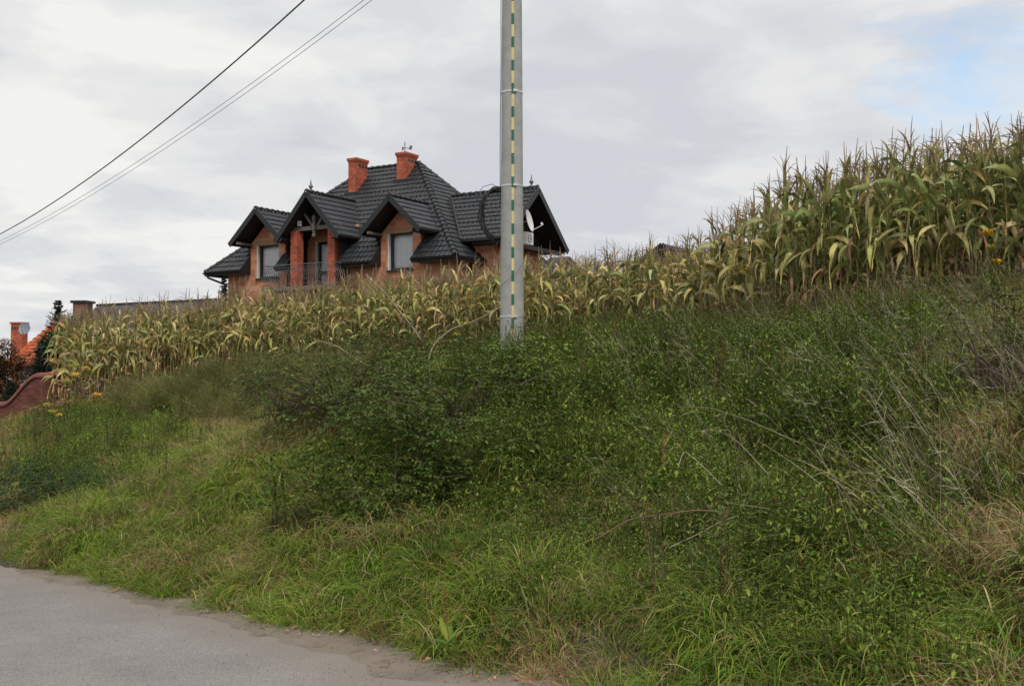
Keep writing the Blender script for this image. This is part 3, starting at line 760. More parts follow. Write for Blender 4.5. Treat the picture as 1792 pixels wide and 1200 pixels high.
def dish(name, P, aim, rad, parent_mat, label, mount=None):
    root = empty(name, P, 0, label=label, cat='satellite dish')
    q = Vector(aim).to_track_quat('Z', 'Y')
    D = MB(); V_ = [(0, 0, 0)]; n = 22
    for r_ in (.35, .7, 1.0):
        for j in range(n): t = 2*math.pi*j/n; V_.append((math.cos(t)*rad*r_, math.sin(t)*rad*r_*1.08, .16*rad*2*r_*r_*.6))
    F_ = [(0, 1+j, 1+(j+1) % n) for j in range(n)]+[(1+k*n+j, 1+(k+1)*n+j, 1+(k+1)*n+(j+1) % n, 1+k*n+(j+1) % n) for k in range(2) for j in range(n)]
    V2 = [(v[0], v[1], v[2]-.015) for v in V_]
    D.add([q @ Vector(v) for v in V_], F_); D.add([q @ Vector(v) for v in V2], [f[::-1] for f in F_]); D.build('reflector', parent_mat, root, smooth=True)
    A = MB(); A.tube([q @ Vector((0, -rad, .05)), q @ Vector((0, -rad*.75, rad*1.3))], .018, 5); A.build('feed_arm', parent_mat, root)
    L = MB(); a0 = q @ Vector((0, -rad*.75, rad*1.3)); L.bar(a0, a0+(q @ Vector((0, .12, -.02))), .08, .08); L.build('feed_head', parent_mat, root)
    B = MB(); B.tube([q @ Vector((0, 0, 0)), q @ Vector((0, 0, -.25)), (q @ Vector((0, 0, -.25)))+Vector((0, 0, -.5))], .025, 6); B.build('bracket', M['iron'], root)
    return root
pd = at(924, 387, 46.9)
dish('satellite_dish', pd, (0.94, -0.30, .22), .45, M['white'], 'white satellite dish under the right gable of the black roofed house')
pb = at(922, 417, 47.6)
ac = empty('outdoor_unit', pb, R(-31), label='white boxed outdoor unit below the dish on the right gable', cat='air conditioner')
b_ = MB(); b_.box((-.15, -.3, -.28), (.15, .3, .25)); b_.build('casing', M['white'], ac)
b_ = MB(); b_.tube([(.155, .16*math.cos(t), .16*math.sin(t)-.02) for t in np.linspace(0, 6.283, 16)], .015, 5); b_.bar((.155, -.15, -.02), (.155, .15, -.02), .02, .02); b_.build('grille', M['iron'], ac)

# ------------------------------------------------------------------ other houses
# orange roof far left
H2 = empty('orange_roofed_house', tuple(at(30, 700, 66).xy)+(-2.75,), R(-8), label='house with bright orange tiled roof and tall brick chimney at the far left', cat='house')
w2 = MB(); w2.box((.1, 0, 0), (9, 8, 5.0)); w2.build('wall', M['plaster'], H2)
r2 = MB()
def h2z(y): return 5.35+y*.6
r2.add([(-.5, -.6, h2z(-.6)-.08), (9.6, -.6, h2z(-.6)-.08), (8.4, 4, 7.6), (.05, 4, 7.6), (-.5, 8.6, h2z(-.6)-.08), (9.6, 8.6, h2z(-.6)-.08)], [(0, 1, 2, 3), (4, 3, 2, 5), (1, 5, 2), (0, 3, 4)])
r2o = r2.build('roof', M['verge'], H2)
tile_plane('roof_tiles', [(-.5, -.6, h2z(-.6)), (9.6, -.6, h2z(-.6)), (8.4, 4, 7.75), (.05, 4, 7.75)], r2o, M['red_tile'], course=.4, step=.06)
tile_plane('roof_tiles', [(-.5, 8.6, h2z(-.6)), (-.5, -.6, h2z(-.6)), (.05, 4, 7.75)], r2o, M['red_tile'], course=.4, step=.06)
ridge_caps((.05, 4, 7.8), (8.4, 4, 7.8), r2o, M['red_tile'], .14, .45); ridge_caps((-.5, -.6, h2z(-.6)), (.05, 4, 7.8), r2o, M['red_tile'], .14, .45)
ch2 = brick_box('chimney', -1.05, -.3, .9, 1.5, 2.0, 7.62, H2)
k = MB(); k.box((-1.11, .84, 7.62), (-.24, 1.56, 7.72), BR[0]); k.build('cap', M['brick'], ch2)
for i in range(4):
    h = MB(); h.box((-.98+i*.17, .885, 7.28), (-.89+i*.17, .93, 7.45)); h.build('vent', M['verge'], ch2)
sk = MB(); sk.box((.8, 0, 0), (1.6, 1.1, .1), M=Matrix.Translation((0, .6, 5.85)) @ Matrix.Rotation(math.atan(.6), 4, 'X')); sk.build('skylight', M['frame'], H2)
M['dish_grey'] = mat('grey_dish', (0.2, 0.22, 0.26), .5)
dish('satellite_dish', at(43, 575, 65.4), (0.1, -0.95, .25), .34, M['dish_grey'], 'grey satellite dish beside the brick chimney of the orange roofed house')
# long grey slate roof behind the corn, left
P0 = at(128, 560, 58)
H3 = empty('slate_roofed_outbuilding', (P0.x, P0.y, 1.1), R(-8), label='low building with long grey slate roof half hidden by corn, left of the block house', cat='outbuilding')
w3 = MB(); w3.box((0, .3, 0), (9.2, 5.7, 3.0), (.8, .75, .7)); w3.build('wall', M['plaster'], H3)
r3 = MB(); r3.add([(-.3, 0, 2.5), (9.5, 0, 2.5), (9.5, 3, 4.8), (-.3, 3, 4.45), (9.5, 6, 2.5), (-.3, 6, 2.5)], [(0, 1, 2, 3), (5, 3, 2, 4), (0, 3, 5), (1, 4, 2)])
r3o = r3.build('roof', M['verge'], H3)
SC = MB()   # slates, staggered courses
nrm = (Vector((9.8, 0, 0))).cross(Vector((0, 3, 1.95))).normalized()
for r_ in range(16):
    for k_ in range(33):
        x0 = -.3+(k_+(r_ % 2)*.5)*.29; x1 = min(x0+.275, 9.5)
        if x1-x0 < .05: continue
        v0, v1 = r_/16, (r_+1.25)/16
        def pp(x, v): 
            zt = 4.45+.35*(x+.3)/9.8
            return Vector((x, 3*min(v, 1), 2.5+(zt-2.5)*min(v, 1)))
        c = rv(.75, 1.3)
        SC.add([pp(x0, v0)+nrm*.07, pp(x1, v0)+nrm*.07, pp(x1, v1)+nrm*.03, pp(x0, v1)+nrm*.03, pp(x0, v0)+nrm*.01, pp(x1, v0)+nrm*.01], [(0, 1, 2, 3), (4, 5, 1, 0)], (c, c, c*1.02))
SC.build('slates', M['grey_tile'], r3o, kind='stuff')
rc = MB(); rc.bar((-.3, 3, 4.5), (9.5, 3, 4.86), .25, .12); rc.build('ridge_cap', M['verge'], r3o)
p3 = brick_box('chimney', -.2, .5, .3, 1.1, 2.0, 4.45, H3, muted=True)
k = MB(); k.box((-.3, .2, 4.45), (.6, 1.2, 4.58)); k.build('cap', M['verge'], p3)
# gabled roof beyond the corn right of the pole
P0 = at(1160, 470, 62)
H4 = empty('dark_roofed_house', (P0.x, P0.y, 3.75), R(-35), label='distant house showing only its dark gable peak above the corn, right of the pole', cat='house')
w4 = MB(); w4.box((-2.4, .5, 0), (4.9, 6, 3.6), (.45, .38, .33)); w4.add([(-2.4, .5, 3.6), (2.4, .5, 3.6), (0, .5, 5.0)], [(0, 1, 2)], (.2, .15, .13)); w4.build('wall', M['brick'], H4)
r4 = MB(); r4.add([(-2.9, -.1, 3.4), (0, -.1, 5.38), (0, 6, 5.38), (-2.9, 6, 3.4), (2.9, -.1, 3.4), (2.9, 6, 3.4)], [(0, 1, 2, 3), (1, 4, 5, 2)])
r4.add([(0, 2, 5.0), (6.2, 2, 5.0), (6.2, -.6, 3.4), (1.5, -.6, 3.4)], [(0, 1, 2, 3)])
r4o = r4.build('roof', M['verge'], H4)
tile_plane('roof_tiles', [(2.9, -.1, 3.4), (2.9, 6, 3.4), (0, 6, 5.38), (0, -.1, 5.38)], r4o, M['tile']); tile_plane('roof_tiles', [(2.4, -.6, 3.42), (6.2, -.6, 3.42), (6.2, 2, 5.02), (.6, 2, 5.02)], r4o, M['tile'])
for sg in (-1, 1):
    b = MB(); b.bar((sg*2.95, -.13, 3.33), (0, -.13, 5.35), .05, .25); b.build('barge_board', M['verge'], r4o)
# low grey roof under the right gable
P0 = at(958, 470, 56)
H5 = empty('grey_roofed_shed', (P0.x, P0.y, 3.75), R(-31), label='low grey shingled shed roof just right of the pole under the big gable', cat='shed')
w5 = MB(); w5.box((-.75, .2, -1.5), (.75, 3, 3.0)); w5.build('wall', M['plaster'], H5)
r5 = MB(); r5.add([(-.9, 0, 3.0), (.9, 0, 3.0), (.5, 1.6, 4.1), (-.7, 1.6, 4.1), (-.9, 3.2, 3.0), (.9, 3.2, 3.0)], [(0, 1, 2, 3), (4, 3, 2, 5), (1, 5, 2), (0, 3, 4)])
r5o = r5.build('roof', M['verge'], H5); tile_plane('shingles', [(-.9, 0, 3.02), (.9, 0, 3.02), (.5, 1.6, 4.12), (-.7, 1.6, 4.12)], r5o, M['grey_tile'], course=.2)

# ------------------------------------------------------------------ brick garden wall with swept coping
gw = empty('brick_garden_wall', (0, 0, 0), 0, label='red brick garden wall with swept rounded coping ending in a capped pillar at the left edge', cat='wall')
PA, PB = at(92, 700, 36.5), at(-95, 700, 39.0)
PA.z = PB.z = 0
du = (PB-PA); Lw = du.length; du.normalize(); dn = Vector((du.y, -du.x, 0))
if dn.y > 0: dn = -dn
def wtop(u_):   # height of the wall top: level by the pillar, sweeping down to the left
    k = min(max((u_-0.55)/1.75, 0), 1); k = k*k*(3-2*k)
    return lerp(1.60, 0.62, k) - max(0, u_-2.3)*.08
def fw(u_, v_, d): p = PA+du*u_+dn*(d+.12); return (p.x, p.y, v_)
WB = [(0.16, 0.043, 0.034), (0.13, 0.036, 0.03), (0.19, 0.055, 0.042)]
cw = MB()
ks = np.linspace(0, Lw, 40)
V_ = []
for u_ in ks:
    for s_2 in (.12, -.12):
        for zz in (-1.4, wtop(u_)-.004):
            p = PA+du*float(u_)+dn*s_2; V_.append((p.x, p.y, zz))
cw.add(V_, [f for i in range(39) for f in ((i*4, i*4+4, i*4+5, i*4+1), (i*4+2, i*4+3, i*4+7, i*4+6), (i*4+1, i*4+5, i*4+7, i*4+3))])
M['mortar2'] = mat('dark_mortar', (0.10, 0.06, 0.05), .95)
cw.build('wall_core', M['mortar2'], gw)
masonry('brickwork', [[(0, -1.2), (Lw, -1.2), (Lw, 1.65), (0, 1.65)]], fw, .26, .078, .012, lambda: vary(random.choice(WB), .15), gw, M['brick'], ztop=wtop)
cp_me = None
nb_ = int(Lw/.115)
for i in range(nb_):      # coping bricks set on edge, each its own piece
    u_ = (i+.5)*Lw/nb_
    if cp_me is None:
        c = MB(); prof = [(-.19, -.03), (-.19, .03), (-.16, .085), (-.08, .12), (0, .13), (.08, .12), (.16, .085), (.19, .03), (.19, -.03)]
        V_ = [(x_, p[0], p[1]) for x_ in (-.054, .054) for p in prof]; n9 = len(prof)
        c.add(V_, [(j, j+1, n9+j+1, n9+j) for j in range(n9-1)]+[tuple(range(n9)), tuple(range(n9, 2*n9))[::-1], (n9-1, 0, n9, 2*n9-1)], (0.21, 0.075, 0.058)); cp_me = c.mesh('coping_brick', M['brick'])
    sl = (wtop(u_+.05)-wtop(u_-.05))/.1
    p = PA+du*u_; o = inst('coping_brick', cp_me, gw, (p.x, p.y, wtop(u_)+.03), (0, -math.atan(sl), math.atan2(du.y, du.x)))
    o.scale = (math.sqrt(1+sl*sl)*1.0, 1, 1)
pil = empty('pillar', (0, 0, 0)); pil.parent = gw
ppos = at(101, 700, 36.3)
pb2 = MB(); 
pil.location = (ppos.x, ppos.y, 0); pil.rotation_euler = (0, 0, math.atan2(du.y, du.x)+math.pi)
c = MB(); c.box((-.22, -.22, -1.0), (.22, .22, 1.66)); c.build('pillar_core', M['mortar2'], pil)
B = MB()
for r_ in range(34):
    for f_ in range(4):
        Mr = Matrix.Rotation(f_*math.pi/2, 4, 'Z'); z0 = -1.0+r_*.078
        for a_, b_ in (((-.225, -.01), (.0, .225)) if (r_+f_) % 2 else ((-.225, -.12), (-.11, .105), (.115, .225))):
            B.box((a_, -.232, z0+.005), (b_, -.21, z0+.073), vary(random.choice(WB), .15), Mr)
B.build('brickwork', M['brick'], pil, kind='stuff')
c = MB(); c.box((-.30, -.30, 1.67), (.30, .30, 1.73), (.36, .1, .07)); c.add([(-.30, -.30, 1.732), (.30, -.30, 1.732), (.30, .30, 1.732), (-.30, .30, 1.732), (0, 0, 1.85)], [(0, 1, 4), (1, 2, 4), (2, 3, 4), (3, 0, 4)], (.36, .1, .07)); c.build('pillar_cap', M['brick'], pil)

# ------------------------------------------------------------------ utility pole, bands, stripe, cables
PX, PY = 0.0, 16.4
pz = float(hgt(PX, PY)) - .3
pole = empty('utility_pole', (PX, PY, pz), 0, label='grey concrete utility pole with green and cream striped strip standing at the field edge', cat='utility pole')
PH = 10.6 - pz
def prad(z): return lerp(.183, .131, z/PH)
s = MB(); n_ = 28; zs = np.linspace(0, PH, 24)
s.tube([(0, 0, float(q)) for q in zs], [prad(q) for q in zs], n_); so = s.build('shaft', M['concrete'], pole, smooth=True)
for py in (158, 323, 553, -60):
    zb_ = at(896, py, PY-.17).z - pz
    r_ = prad(zb_)
    b = MB(); V_ = []
    for j in range(n_):
        t = 2*math.pi*j/n_
        for (rr, zz) in ((r_+.002, -.014), (r_+.006, -.014), (r_+.006, .014), (r_+.002, .014)): V_.append((math.cos(t)*rr, math.sin(t)*rr, zb_+zz))
    b.add(V_, [(j*4+k, ((j+1) % n_)*4+k, ((j+1) % n_)*4+k+1, j*4+k+1) for j in range(n_) for k in range(3)])
    bo = b.build('steel_band', M['steel'], pole)
    b = MB(); b.box((.02, -r_-.022, zb_-.018), (.075, -r_-.006, zb_+.018)); b.build('band_buckle', M['steel'], bo)
s = MB(); z0 = 0.25; k = 0
while z0 < PH-.3:
    h_ = .165 if k % 2 else .185
    c_ = (0.02, 0.13, 0.072) if k % 2 else (0.66, 0.54, 0.25)
    y0 = -prad(z0)-.012; y1 = -prad(z0+h_)-.012
    off = .012
    s.add([(off-.02, y0, z0), (off+.02, y0, z0), (off+.02, y1, z0+h_), (off-.02, y1, z0+h_), (off-.02, y0+.016, z0), (off+.02, y0+.016, z0), (off+.02, y1+.016, z0+h_), (off-.02, y1+.016, z0+h_)],
          [(0, 1, 2, 3), (0, 3, 7, 4), (1, 5, 6, 2)], c_)
    z0 += h_; k += 1
s.build('earthing_strip', M['stripe'], pole)
s = MB(); s.tube([(-prad(q)-.012+.003*math.sin(q*3), -.02, float(q)) for q in np.linspace(2.6, PH-.3, 30)], .006, 5); s.build('side_cable', M['cable'], pole)
s = MB(); s.tube([(-.15, .0, PH-.32), (.15, .0, PH-.32)], .03, 6); s.tube([(-.15, -.1, PH-1.65), (-.15, .1, PH-1.65)], .03, 6); s.build('hook', M['steel'], pole)
# coil of spare cable hung on the left side of the pole
c0 = at(877, 372, PY+.02)
coil = empty('cable_coil', (c0.x-.02, c0.y, c0.z), 0, label='black coil of spare cable hung on the left side of the concrete pole', cat='cable coil')
for q in range(7):
    s = MB(); a_, b_ = .20+.012*q*rv(.6, 1.2), .36+.018*rv(-1, 1)
    pts = [(-.03+math.cos(t)*a_*1.0-.02*rv(0, 1), .03*math.sin(t*2+q)+.012*(q-3), math.sin(t)*b_*1.05-.02+.02*math.sin(q)) for t in np.linspace(0, 2*math.pi, 36)]
    s.tube(pts, .0115, 6); s.build('cable_turn', M['cable'], coil, smooth=True)
s = MB(); s.tube([(.0, -.02, .36), (-.12, -.05, .42), (-.25, -.05, .38), (-.33, -.04, .28), (-.34, -.03, .18), (-.3, -.02, .15)], .0045, 5); s.build('loose_end', M['cable'], coil)
s = MB(); s.tube([(.0, 0, -.35), (-.05, -.02, -.5), (-.12, -.03, -.42), (-.17, -.02, -.25)], .007, 5); s.build('loose_end', M['cable'], coil)
# thin loose wire crossing the foot of the pole
s = MB(); a0 = at(862, 512, PY-.22); s.tube([at(860, 514, PY-.23), at(884, 494, PY-.21), at(905, 476, PY-.2), at(918, 456, PY-.19)], .003, 4)
o = s.build('loose_wire', M['cable']); tag(o, 'thin black wire lying slantwise across the lower pole', 'wire')
def span_cable(name, pts3, rad, m_, label):
    q = np.polyfit([p[0] for p in pts3], [p[1] for p in pts3], 2 if len(pts3) > 2 else 1)
    s = MB(); P_ = []
    for a in np.linspace(.12, 60, 70):
        x, y = PX+U[0]*a, PY+U[1]*a
        P_.append((x, y, float(np.polyval(q, a))))
    s.tube(P_, rad, 6); o = s.build(name, m_, smooth=True); return tag(o, label, 'cable', 'overhead lines running left from the pole')
span_cable('overhead_cable', [(0.1, 10.3), (6.14, 8.89), (13.72, 7.43), (25.0, 6.2)], .016, M['cable'], 'thick black overhead cable, uppermost of the three crossing the upper left sky')
span_cable('overhead_cable', [(.1, 9.05), (3.96, 8.32), (12.07, 7.16), (25.0, 5.97)], .0055, M['alu_wire'], 'thin overhead wire, upper of the two close parallel grey wires')
span_cable('overhead_cable', [(.1, 8.96), (3.96, 8.19), (12.07, 7.05), (25.0, 5.86)], .0055, M['alu_wire'], 'thin overhead wire, lower of the two close parallel grey wires')
# ------------------------------------------------------------------ vegetation
# ------------------------------------------------------------------ CORN
GREEN = [(0.13, 0.17, 0.045), (0.17, 0.20, 0.065), (0.105, 0.145, 0.045)]
PALE = [(0.40, 0.41, 0.15), (0.46, 0.44, 0.18), (0.31, 0.35, 0.11)]
YEL = [(0.55, 0.45, 0.12), (0.48, 0.42, 0.11), (0.60, 0.50, 0.20)]
BRN = [(0.38, 0.24, 0.11), (0.32, 0.18, 0.08), (0.46, 0.34, 0.19)]
def corn_leaf(L, W, el, droop, c0, c1, curl=0.3, n=11, kink=0):
    """blade starting at the origin, leaving along +x and arching over"""
    B = MB(); p = Vector((0, 0, 0)); a = el; pts = [p.copy()]; wid = [W*.35]; side = []
    yaw = 0; tw = rv(-curl, curl); kk = random.randint(2, 5) if kink else -1
    for i in range(1, n):
        t = i/(n-1)
        a -= droop/(n-1)*(0.5+1.1*t); yaw += rv(-.13, .13)
        if i == kk: a -= kink
        a = max(a, R(-88))
        p = p+Vector((math.cos(a)*math.cos(yaw), math.cos(a)*math.sin(yaw), math.sin(a)))*(L/(n-1))
        pts.append(p.copy()); wid.append(rv(.82, 1.12)*W*(math.sin(min(1, t*2.3+.25)*math.pi/2))*(1-max(0, (t-.45)/.55)**1.7)*.5+.001)
    wid[0] = W*.22
    for i in range(n):
        tt_ = tw*i*.8+rv(-.28, .28)
        side.append(Vector((-math.sin(tt_)*.25, math.cos(tt_), math.sin(tt_))))
    B.ribbon(pts, wid, side, c0, c1, fold=0.35)
    return B
LEAFN = 26
leaf_up, leaf_mid, leaf_low, leaf_yel, leaf_erect = [], [], [], [], []
for i in range(6):
    leaf_up.append(corn_leaf(rv(.55, .75), rv(.075, .1), R(rv(55, 78)), R(rv(90, 150)), vary(random.choice(GREEN)), vary(random.choice(GREEN+PALE)), .35).mesh('corn_leaf', M['corn'], True))
    leaf_erect.append(corn_leaf(rv(.4, .62), rv(.055, .08), R(rv(65, 84)), R(rv(15, 50)), vary(random.choice(GREEN+PALE)), vary(random.choice(GREEN+YEL)), .3).mesh('corn_leaf', M['corn'], True))
for i in range(8):
    leaf_mid.append(corn_leaf(rv(.6, .85), rv(.08, .105), R(rv(52, 80)), R(rv(80, 150)), vary(random.choice(GREEN+PALE)), vary(random.choice(GREEN+PALE+YEL)), .4, kink=random.choice([0, .5, .9])).mesh('corn_leaf', M['corn'], True))
    leaf_yel.append(corn_leaf(rv(.5, .75), rv(.055, .09), R(rv(55, 82)), R(rv(70, 160)), vary(random.choice(YEL+PALE)), vary(random.choice(YEL+BRN)), .6, kink=random.choice([0, .8, 1.3])).mesh('corn_leaf', M['corn'], True))
    leaf_low.append(corn_leaf(rv(.4, .65), rv(.04, .07), R(rv(10, 45)), R(rv(120, 170)), vary(random.choice(BRN)), vary(random.choice(BRN)), .9, kink=random.choice([.6, 1.1])).mesh('corn_leaf', M['corn'], True))
def tassel_mesh():
    B = MB(); tcol = (0.34, 0.26, 0.17)
    B.ribbon([Vector((0, 0, 0)), Vector((.01, 0, .15)), Vector((.015, .01, .32)), Vector((.03, .01, .46))], [.006, .008, .007, .003], Vector((0, 1, 0)), tcol)
    B.ribbon([Vector((0, 0, 0)), Vector((.01, 0, .15)), Vector((.015, .01, .32)), Vector((.03, .01, .46))], [.006, .008, .007, .003], Vector((1, 0, 0)), tcol)
    for k in range(random.randint(6, 10)):
        az = rv(0, 6.28); e_ = R(rv(40, 75)); L = rv(.18, .33); z0 = rv(.02, .2); p = Vector((0, 0, z0)); P_ = [p.copy()]
        for i in range(4):
            e_ -= rv(.08, .3); p = p+Vector((math.cos(az)*math.cos(e_), math.sin(az)*math.cos(e_), math.sin(e_)))*L/4; P_.append(p.copy())
        sd_ = Vector((-math.sin(az), math.cos(az), 0))
        B.ribbon(P_, [.0045, .006, .006, .005, .002], sd_, vary(tcol, .2)); B.ribbon(P_, [.0045, .006, .006, .005, .002], Vector((0, 0, 1)).lerp(sd_, .2), vary(tcol, .2))
    return B.mesh('tassel', M['dry'])
tassels = [tassel_mesh() for _ in range(6)]
def cob_mesh():
    B = MB(); B.tube([(0, 0, 0), (.015, 0, .05), (.03, 0, .14), (.045, 0, .22), (.05, 0, .27)], [.012, .028, .032, .022, .005], 7, random.choice([(.38, .30, .16), (.32, .30, .14), (.44, .35, .2)])); 
    return B.mesh('cob', M['corn'], True)
cobs = [cob_mesh() for _ in range(3)]
def stalk_mesh(h):
    B = MB(); bx, by = rv(-.06, .06), rv(-.06, .06); P_ = []; C_ = []; Rr = []
    for i in range(9):
        t = i/8; P_.append((bx*t*t, by*t*t, h*t)); Rr.append(lerp(.0135, .006, t)); g = random.choice(GREEN+PALE)
        C_.append(tuple(lerp(a, b, .5) for a, b in zip(g, (0.3, 0.22, .1))))
    B.tube(P_, Rr, 6, C_); return B.mesh('stalk', M['corn'], True), bx, by
def corn_spec(kind):
    """kind: 0 fresh green top, 1 mixed, 2 mostly ripe; returns list of (name, mesh, loc, rot, scale)"""
    h = rv(1.72, 1.95); me_, bx, by = stalk_mesh(h); L = [('stalk', me_, (0, 0, 0), (0, 0, 0), 1)]
    az = rv(0, 6.28); n = random.randint(11, 14)
    for i in range(n):
        t = .10+.88*i/(n-1); z = h*t; az += math.pi+rv(-.35, .35)
        r_ = random.random()
        if t < .36: pool = leaf_low
        elif t < .62: pool = leaf_low if r_ < (.12, .2, .35)[kind] else (leaf_mid if r_ < (1, .8, .6)[kind] else leaf_yel)
        elif t < .88: pool = leaf_yel if r_ < (.02, .4, .75)[kind] else random.choice([leaf_mid, leaf_up])
        else: pool = leaf_yel if r_ < (.03, .35, .7)[kind] else leaf_erect
        L.append(('leaf', random.choice(pool), (bx*t*t, by*t*t, z), (rv(-.15, .15), rv(-.15, .15), az), rv(.85, 1.1)*(1 if t < .85 else .85)))
    L.append(('tassel', random.choice(tassels), (bx, by, h-.02), (rv(-.12, .12), rv(-.12, .12), rv(0, 6)), rv(.85, 1.15)))
    if random.random() < .8: L.append(('cob', random.choice(cobs), (bx*.2, by*.2, h*rv(.42, .5)), (rv(.2, .5), 0, rv(0, 6.28)), 1))
    return L
SPEC = [[corn_spec(k) for _ in range(6)] for k in range(3)]
def corn_kind(s):
    r_ = random.random()
    if s < 13.5: return 0 if r_ < .86 else 1
    if s < 21: return 1 if r_ < .65 else 2
    return 1 if r_ < .55 else 2
# rows follow the field edge
CORN = []
for row in range(15):
    s = -2.5
    while s < 37.2:
        s += rv(.11, .17)
        t = float(np.interp(s, _S, _T))+.25+row*.72+rv(-.07, .07)
        s2 = s - row*.0
        if row > 2 and random.random() < .15: continue
        x, y = xy(s2, t); CORN.append((row, s2, t, x, y))
def px_of(x, y, z):
    d = Vector((x, y, z))-CAM; f = d.y*math.cos(PITCH)+d.z*math.sin(PITCH); u = -d.y*math.sin(PITCH)+d.z*math.cos(PITCH)
    return 896+FPX*d.x/f, 600-FPX*u/f
def cheight(s):     # the stand is taller and fresher towards the right
    return float(np.interp(s, [-5, 5, 9, 12, 14, 16, 20, 28, 32, 36], [1.44, 1.44, 1.42, 1.45, 1.36, 1.16, 1.13, 1.2, 1.34, 1.42]))
def in_view(c):
    p = px_of(c[3], c[4], float(hgt(c[3], c[4]))+1.2); return -60 < p[0] < 1860
first = sorted([c for c in CORN if c[0] <= 1 and in_view(c)], key=lambda c: (c[0], math.hypot(c[3], c[4])))
near = sorted([c for c in first if c[0] == 0], key=lambda c: math.hypot(c[3], c[4]))
near = (near + [c for c in first if c[0] == 1])[:300]
near_set = set(id(c) for c in near)
CLAB = [
 (4.5, 'tall green corn plant, outer row, at the right edge of the photo', 'tall green corn at the right edge'),
 (7.0, 'tall green corn plant, outer row, behind the yellow flower on the high bank', 'tall green corn behind the yellow flower'),
 (9.5, 'tall green corn plant, outer row, on the high bank left of the yellow flower', 'tall green corn left of the yellow flower'),
 (12.5, 'green corn plant, outer row, where the tall stand slopes down toward the pole', 'green corn where the tall stand slopes down'),
 (16.0, 'corn plant, outer row, at the low foot of the tall green stand', 'corn at the foot of the tall stand'),
 (18.5, 'short yellowing corn plant, outer row, in front of the distant dark gable', 'yellowing corn before the distant gable'),
 (20.8, 'short yellowing corn plant, outer row, right beside the concrete pole', 'yellowing corn beside the pole'),
 (22.8, 'yellowing corn plant, outer row, below the right hip of the black roof', 'yellowing corn below the right hip'),
 (25.0, 'yellowing corn plant, outer row, below the right dormer window of the house', 'yellowing corn below the right dormer'),
 (28.0, 'ripe corn plant, outer row, below the balcony of the house', 'ripe corn below the balcony'),
 (30.5, 'ripe corn plant, outer row, below the left dormer and house corner', 'ripe corn below the left dormer'),
 (33.3, 'ripe pale corn plant, outer row, in front of the grey slate roof', 'ripe corn before the slate roof'),
 (99.0, 'ripe pale corn plant, outer row, at the left end near the brick wall', 'ripe corn at the left end of the field')]
for c in near:
    row, s, t, x, y = c; k = corn_kind(s); sp = random.choice(SPEC[k])
    lab, grp = next((a, b) for lim, a, b in CLAB if s < lim)
    if row == 1: lab = lab.replace('outer row', 'second row')
    if row == 1: grp += ', second row'
    root = empty('corn_plant', (x, y, float(hgt(x, y))-.03), rv(0, 6.28), label=lab, cat='corn plant', group=grp)
    root.rotation_euler = (rv(-.08, .08)+.0, rv(-.08, .08), rv(0, 6.28)); root.scale = (1, 1, 1)
    f = cheight(s)*rv(.9, 1.07); root.scale = (1.06*f**.5, 1.06*f**.5, f)
    for nm, me_, lo, ro2, scl in sp: inst(nm, me_, root, lo, ro2, scl)
# rest of the field behind the counted plants: one mass
protos = []
for k in range(3):
    for sp in SPEC[k]:
        B = MB()
        for nm, me_, lo, ro2, scl in sp:
            Mx = Matrix.LocRotScale(Vector(lo), Euler(ro2), Vector((scl,)*3)); b0 = len(B.v)
            co = [Mx @ v.co for v in me_.vertices]; ca = me_.color_attributes['col'].data
            B.add(co, [tuple(p.vertices) for p in me_.polygons], [tuple(ca[i].color)[:3] for i in range(len(co))])
        protos.append(B.build('corn_mass_plant', M['corn'], link=False))
P_, R_, S_, I_ = [], [], [], []
for c in CORN:
    if id(c) in near_set: continue
    row, s, t, x, y = c; k = corn_kind(s)
    p = px_of(x, y, float(hgt(x, y))+1.2)
    if not -500 < p[0] < 2300: continue
    P_.append((x, y, float(hgt(x, y))-.03)); R_.append((rv(-.08, .08), rv(-.08, .08), rv(0, 6.28))); S_.append(cheight(s)*rv(.9, 1.06)); I_.append(k*6+random.randrange(6))
scatter('corn_field', protos, P_, R_, S_, I_, kind='stuff', label='mass of ripening corn filling the field behind its outer row', cat='corn field')

# ------------------------------------------------------------------ ground cover prototypes
def blade(B, base, L, az, el, droop, w, c0, c1, n=6):
    p = Vector(base); a = el; P_ = [p.copy()]
    for i in range(1, n):
        a -= droop/(n-1)*(.4+1.2*i/(n-1)); p = p+Vector((math.cos(az)*math.cos(a), math.sin(az)*math.cos(a), math.sin(a)))*(L/(n-1)); P_.append(p.copy())
    W = [w*.7, w, w, w*.8, w*.5, w*.08][:n] if n == 6 else [w*(1-(i/(n-1))**2)+.0003 for i in range(n)]
    B.ribbon(P_, W, Vector((-math.sin(az+.5*rv(-1, 1)), math.cos(az), rv(-.3, .3))).normalized(), c0, c1)
G1 = [(0.16, 0.255, 0.028), (0.20, 0.30, 0.035), (0.12, 0.205, 0.024), (0.25, 0.30, 0.05)]
G2 = [(0.085, 0.145, 0.022), (0.068, 0.12, 0.02), (0.11, 0.17, 0.028)]
DR = [(0.38, 0.29, 0.13), (0.32, 0.215, 0.095), (0.46, 0.37, 0.20), (0.25, 0.15, 0.065)]
def grass_clump(n, L0, L1, pal, dryf, w0=.0025, w1=.0048, rad=.16, dro=(90, 170)):
    B = MB()
    for _ in range(n):
        r_ = rad*math.sqrt(random.random()); th = rv(0, 6.28); az = th+rv(-1.2, 1.2)
        c = vary(random.choice(DR if random.random() < dryf else pal), .2, .08)
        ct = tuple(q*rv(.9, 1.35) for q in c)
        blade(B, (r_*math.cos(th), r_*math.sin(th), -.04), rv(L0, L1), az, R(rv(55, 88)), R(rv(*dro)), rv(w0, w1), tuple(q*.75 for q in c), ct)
    return B
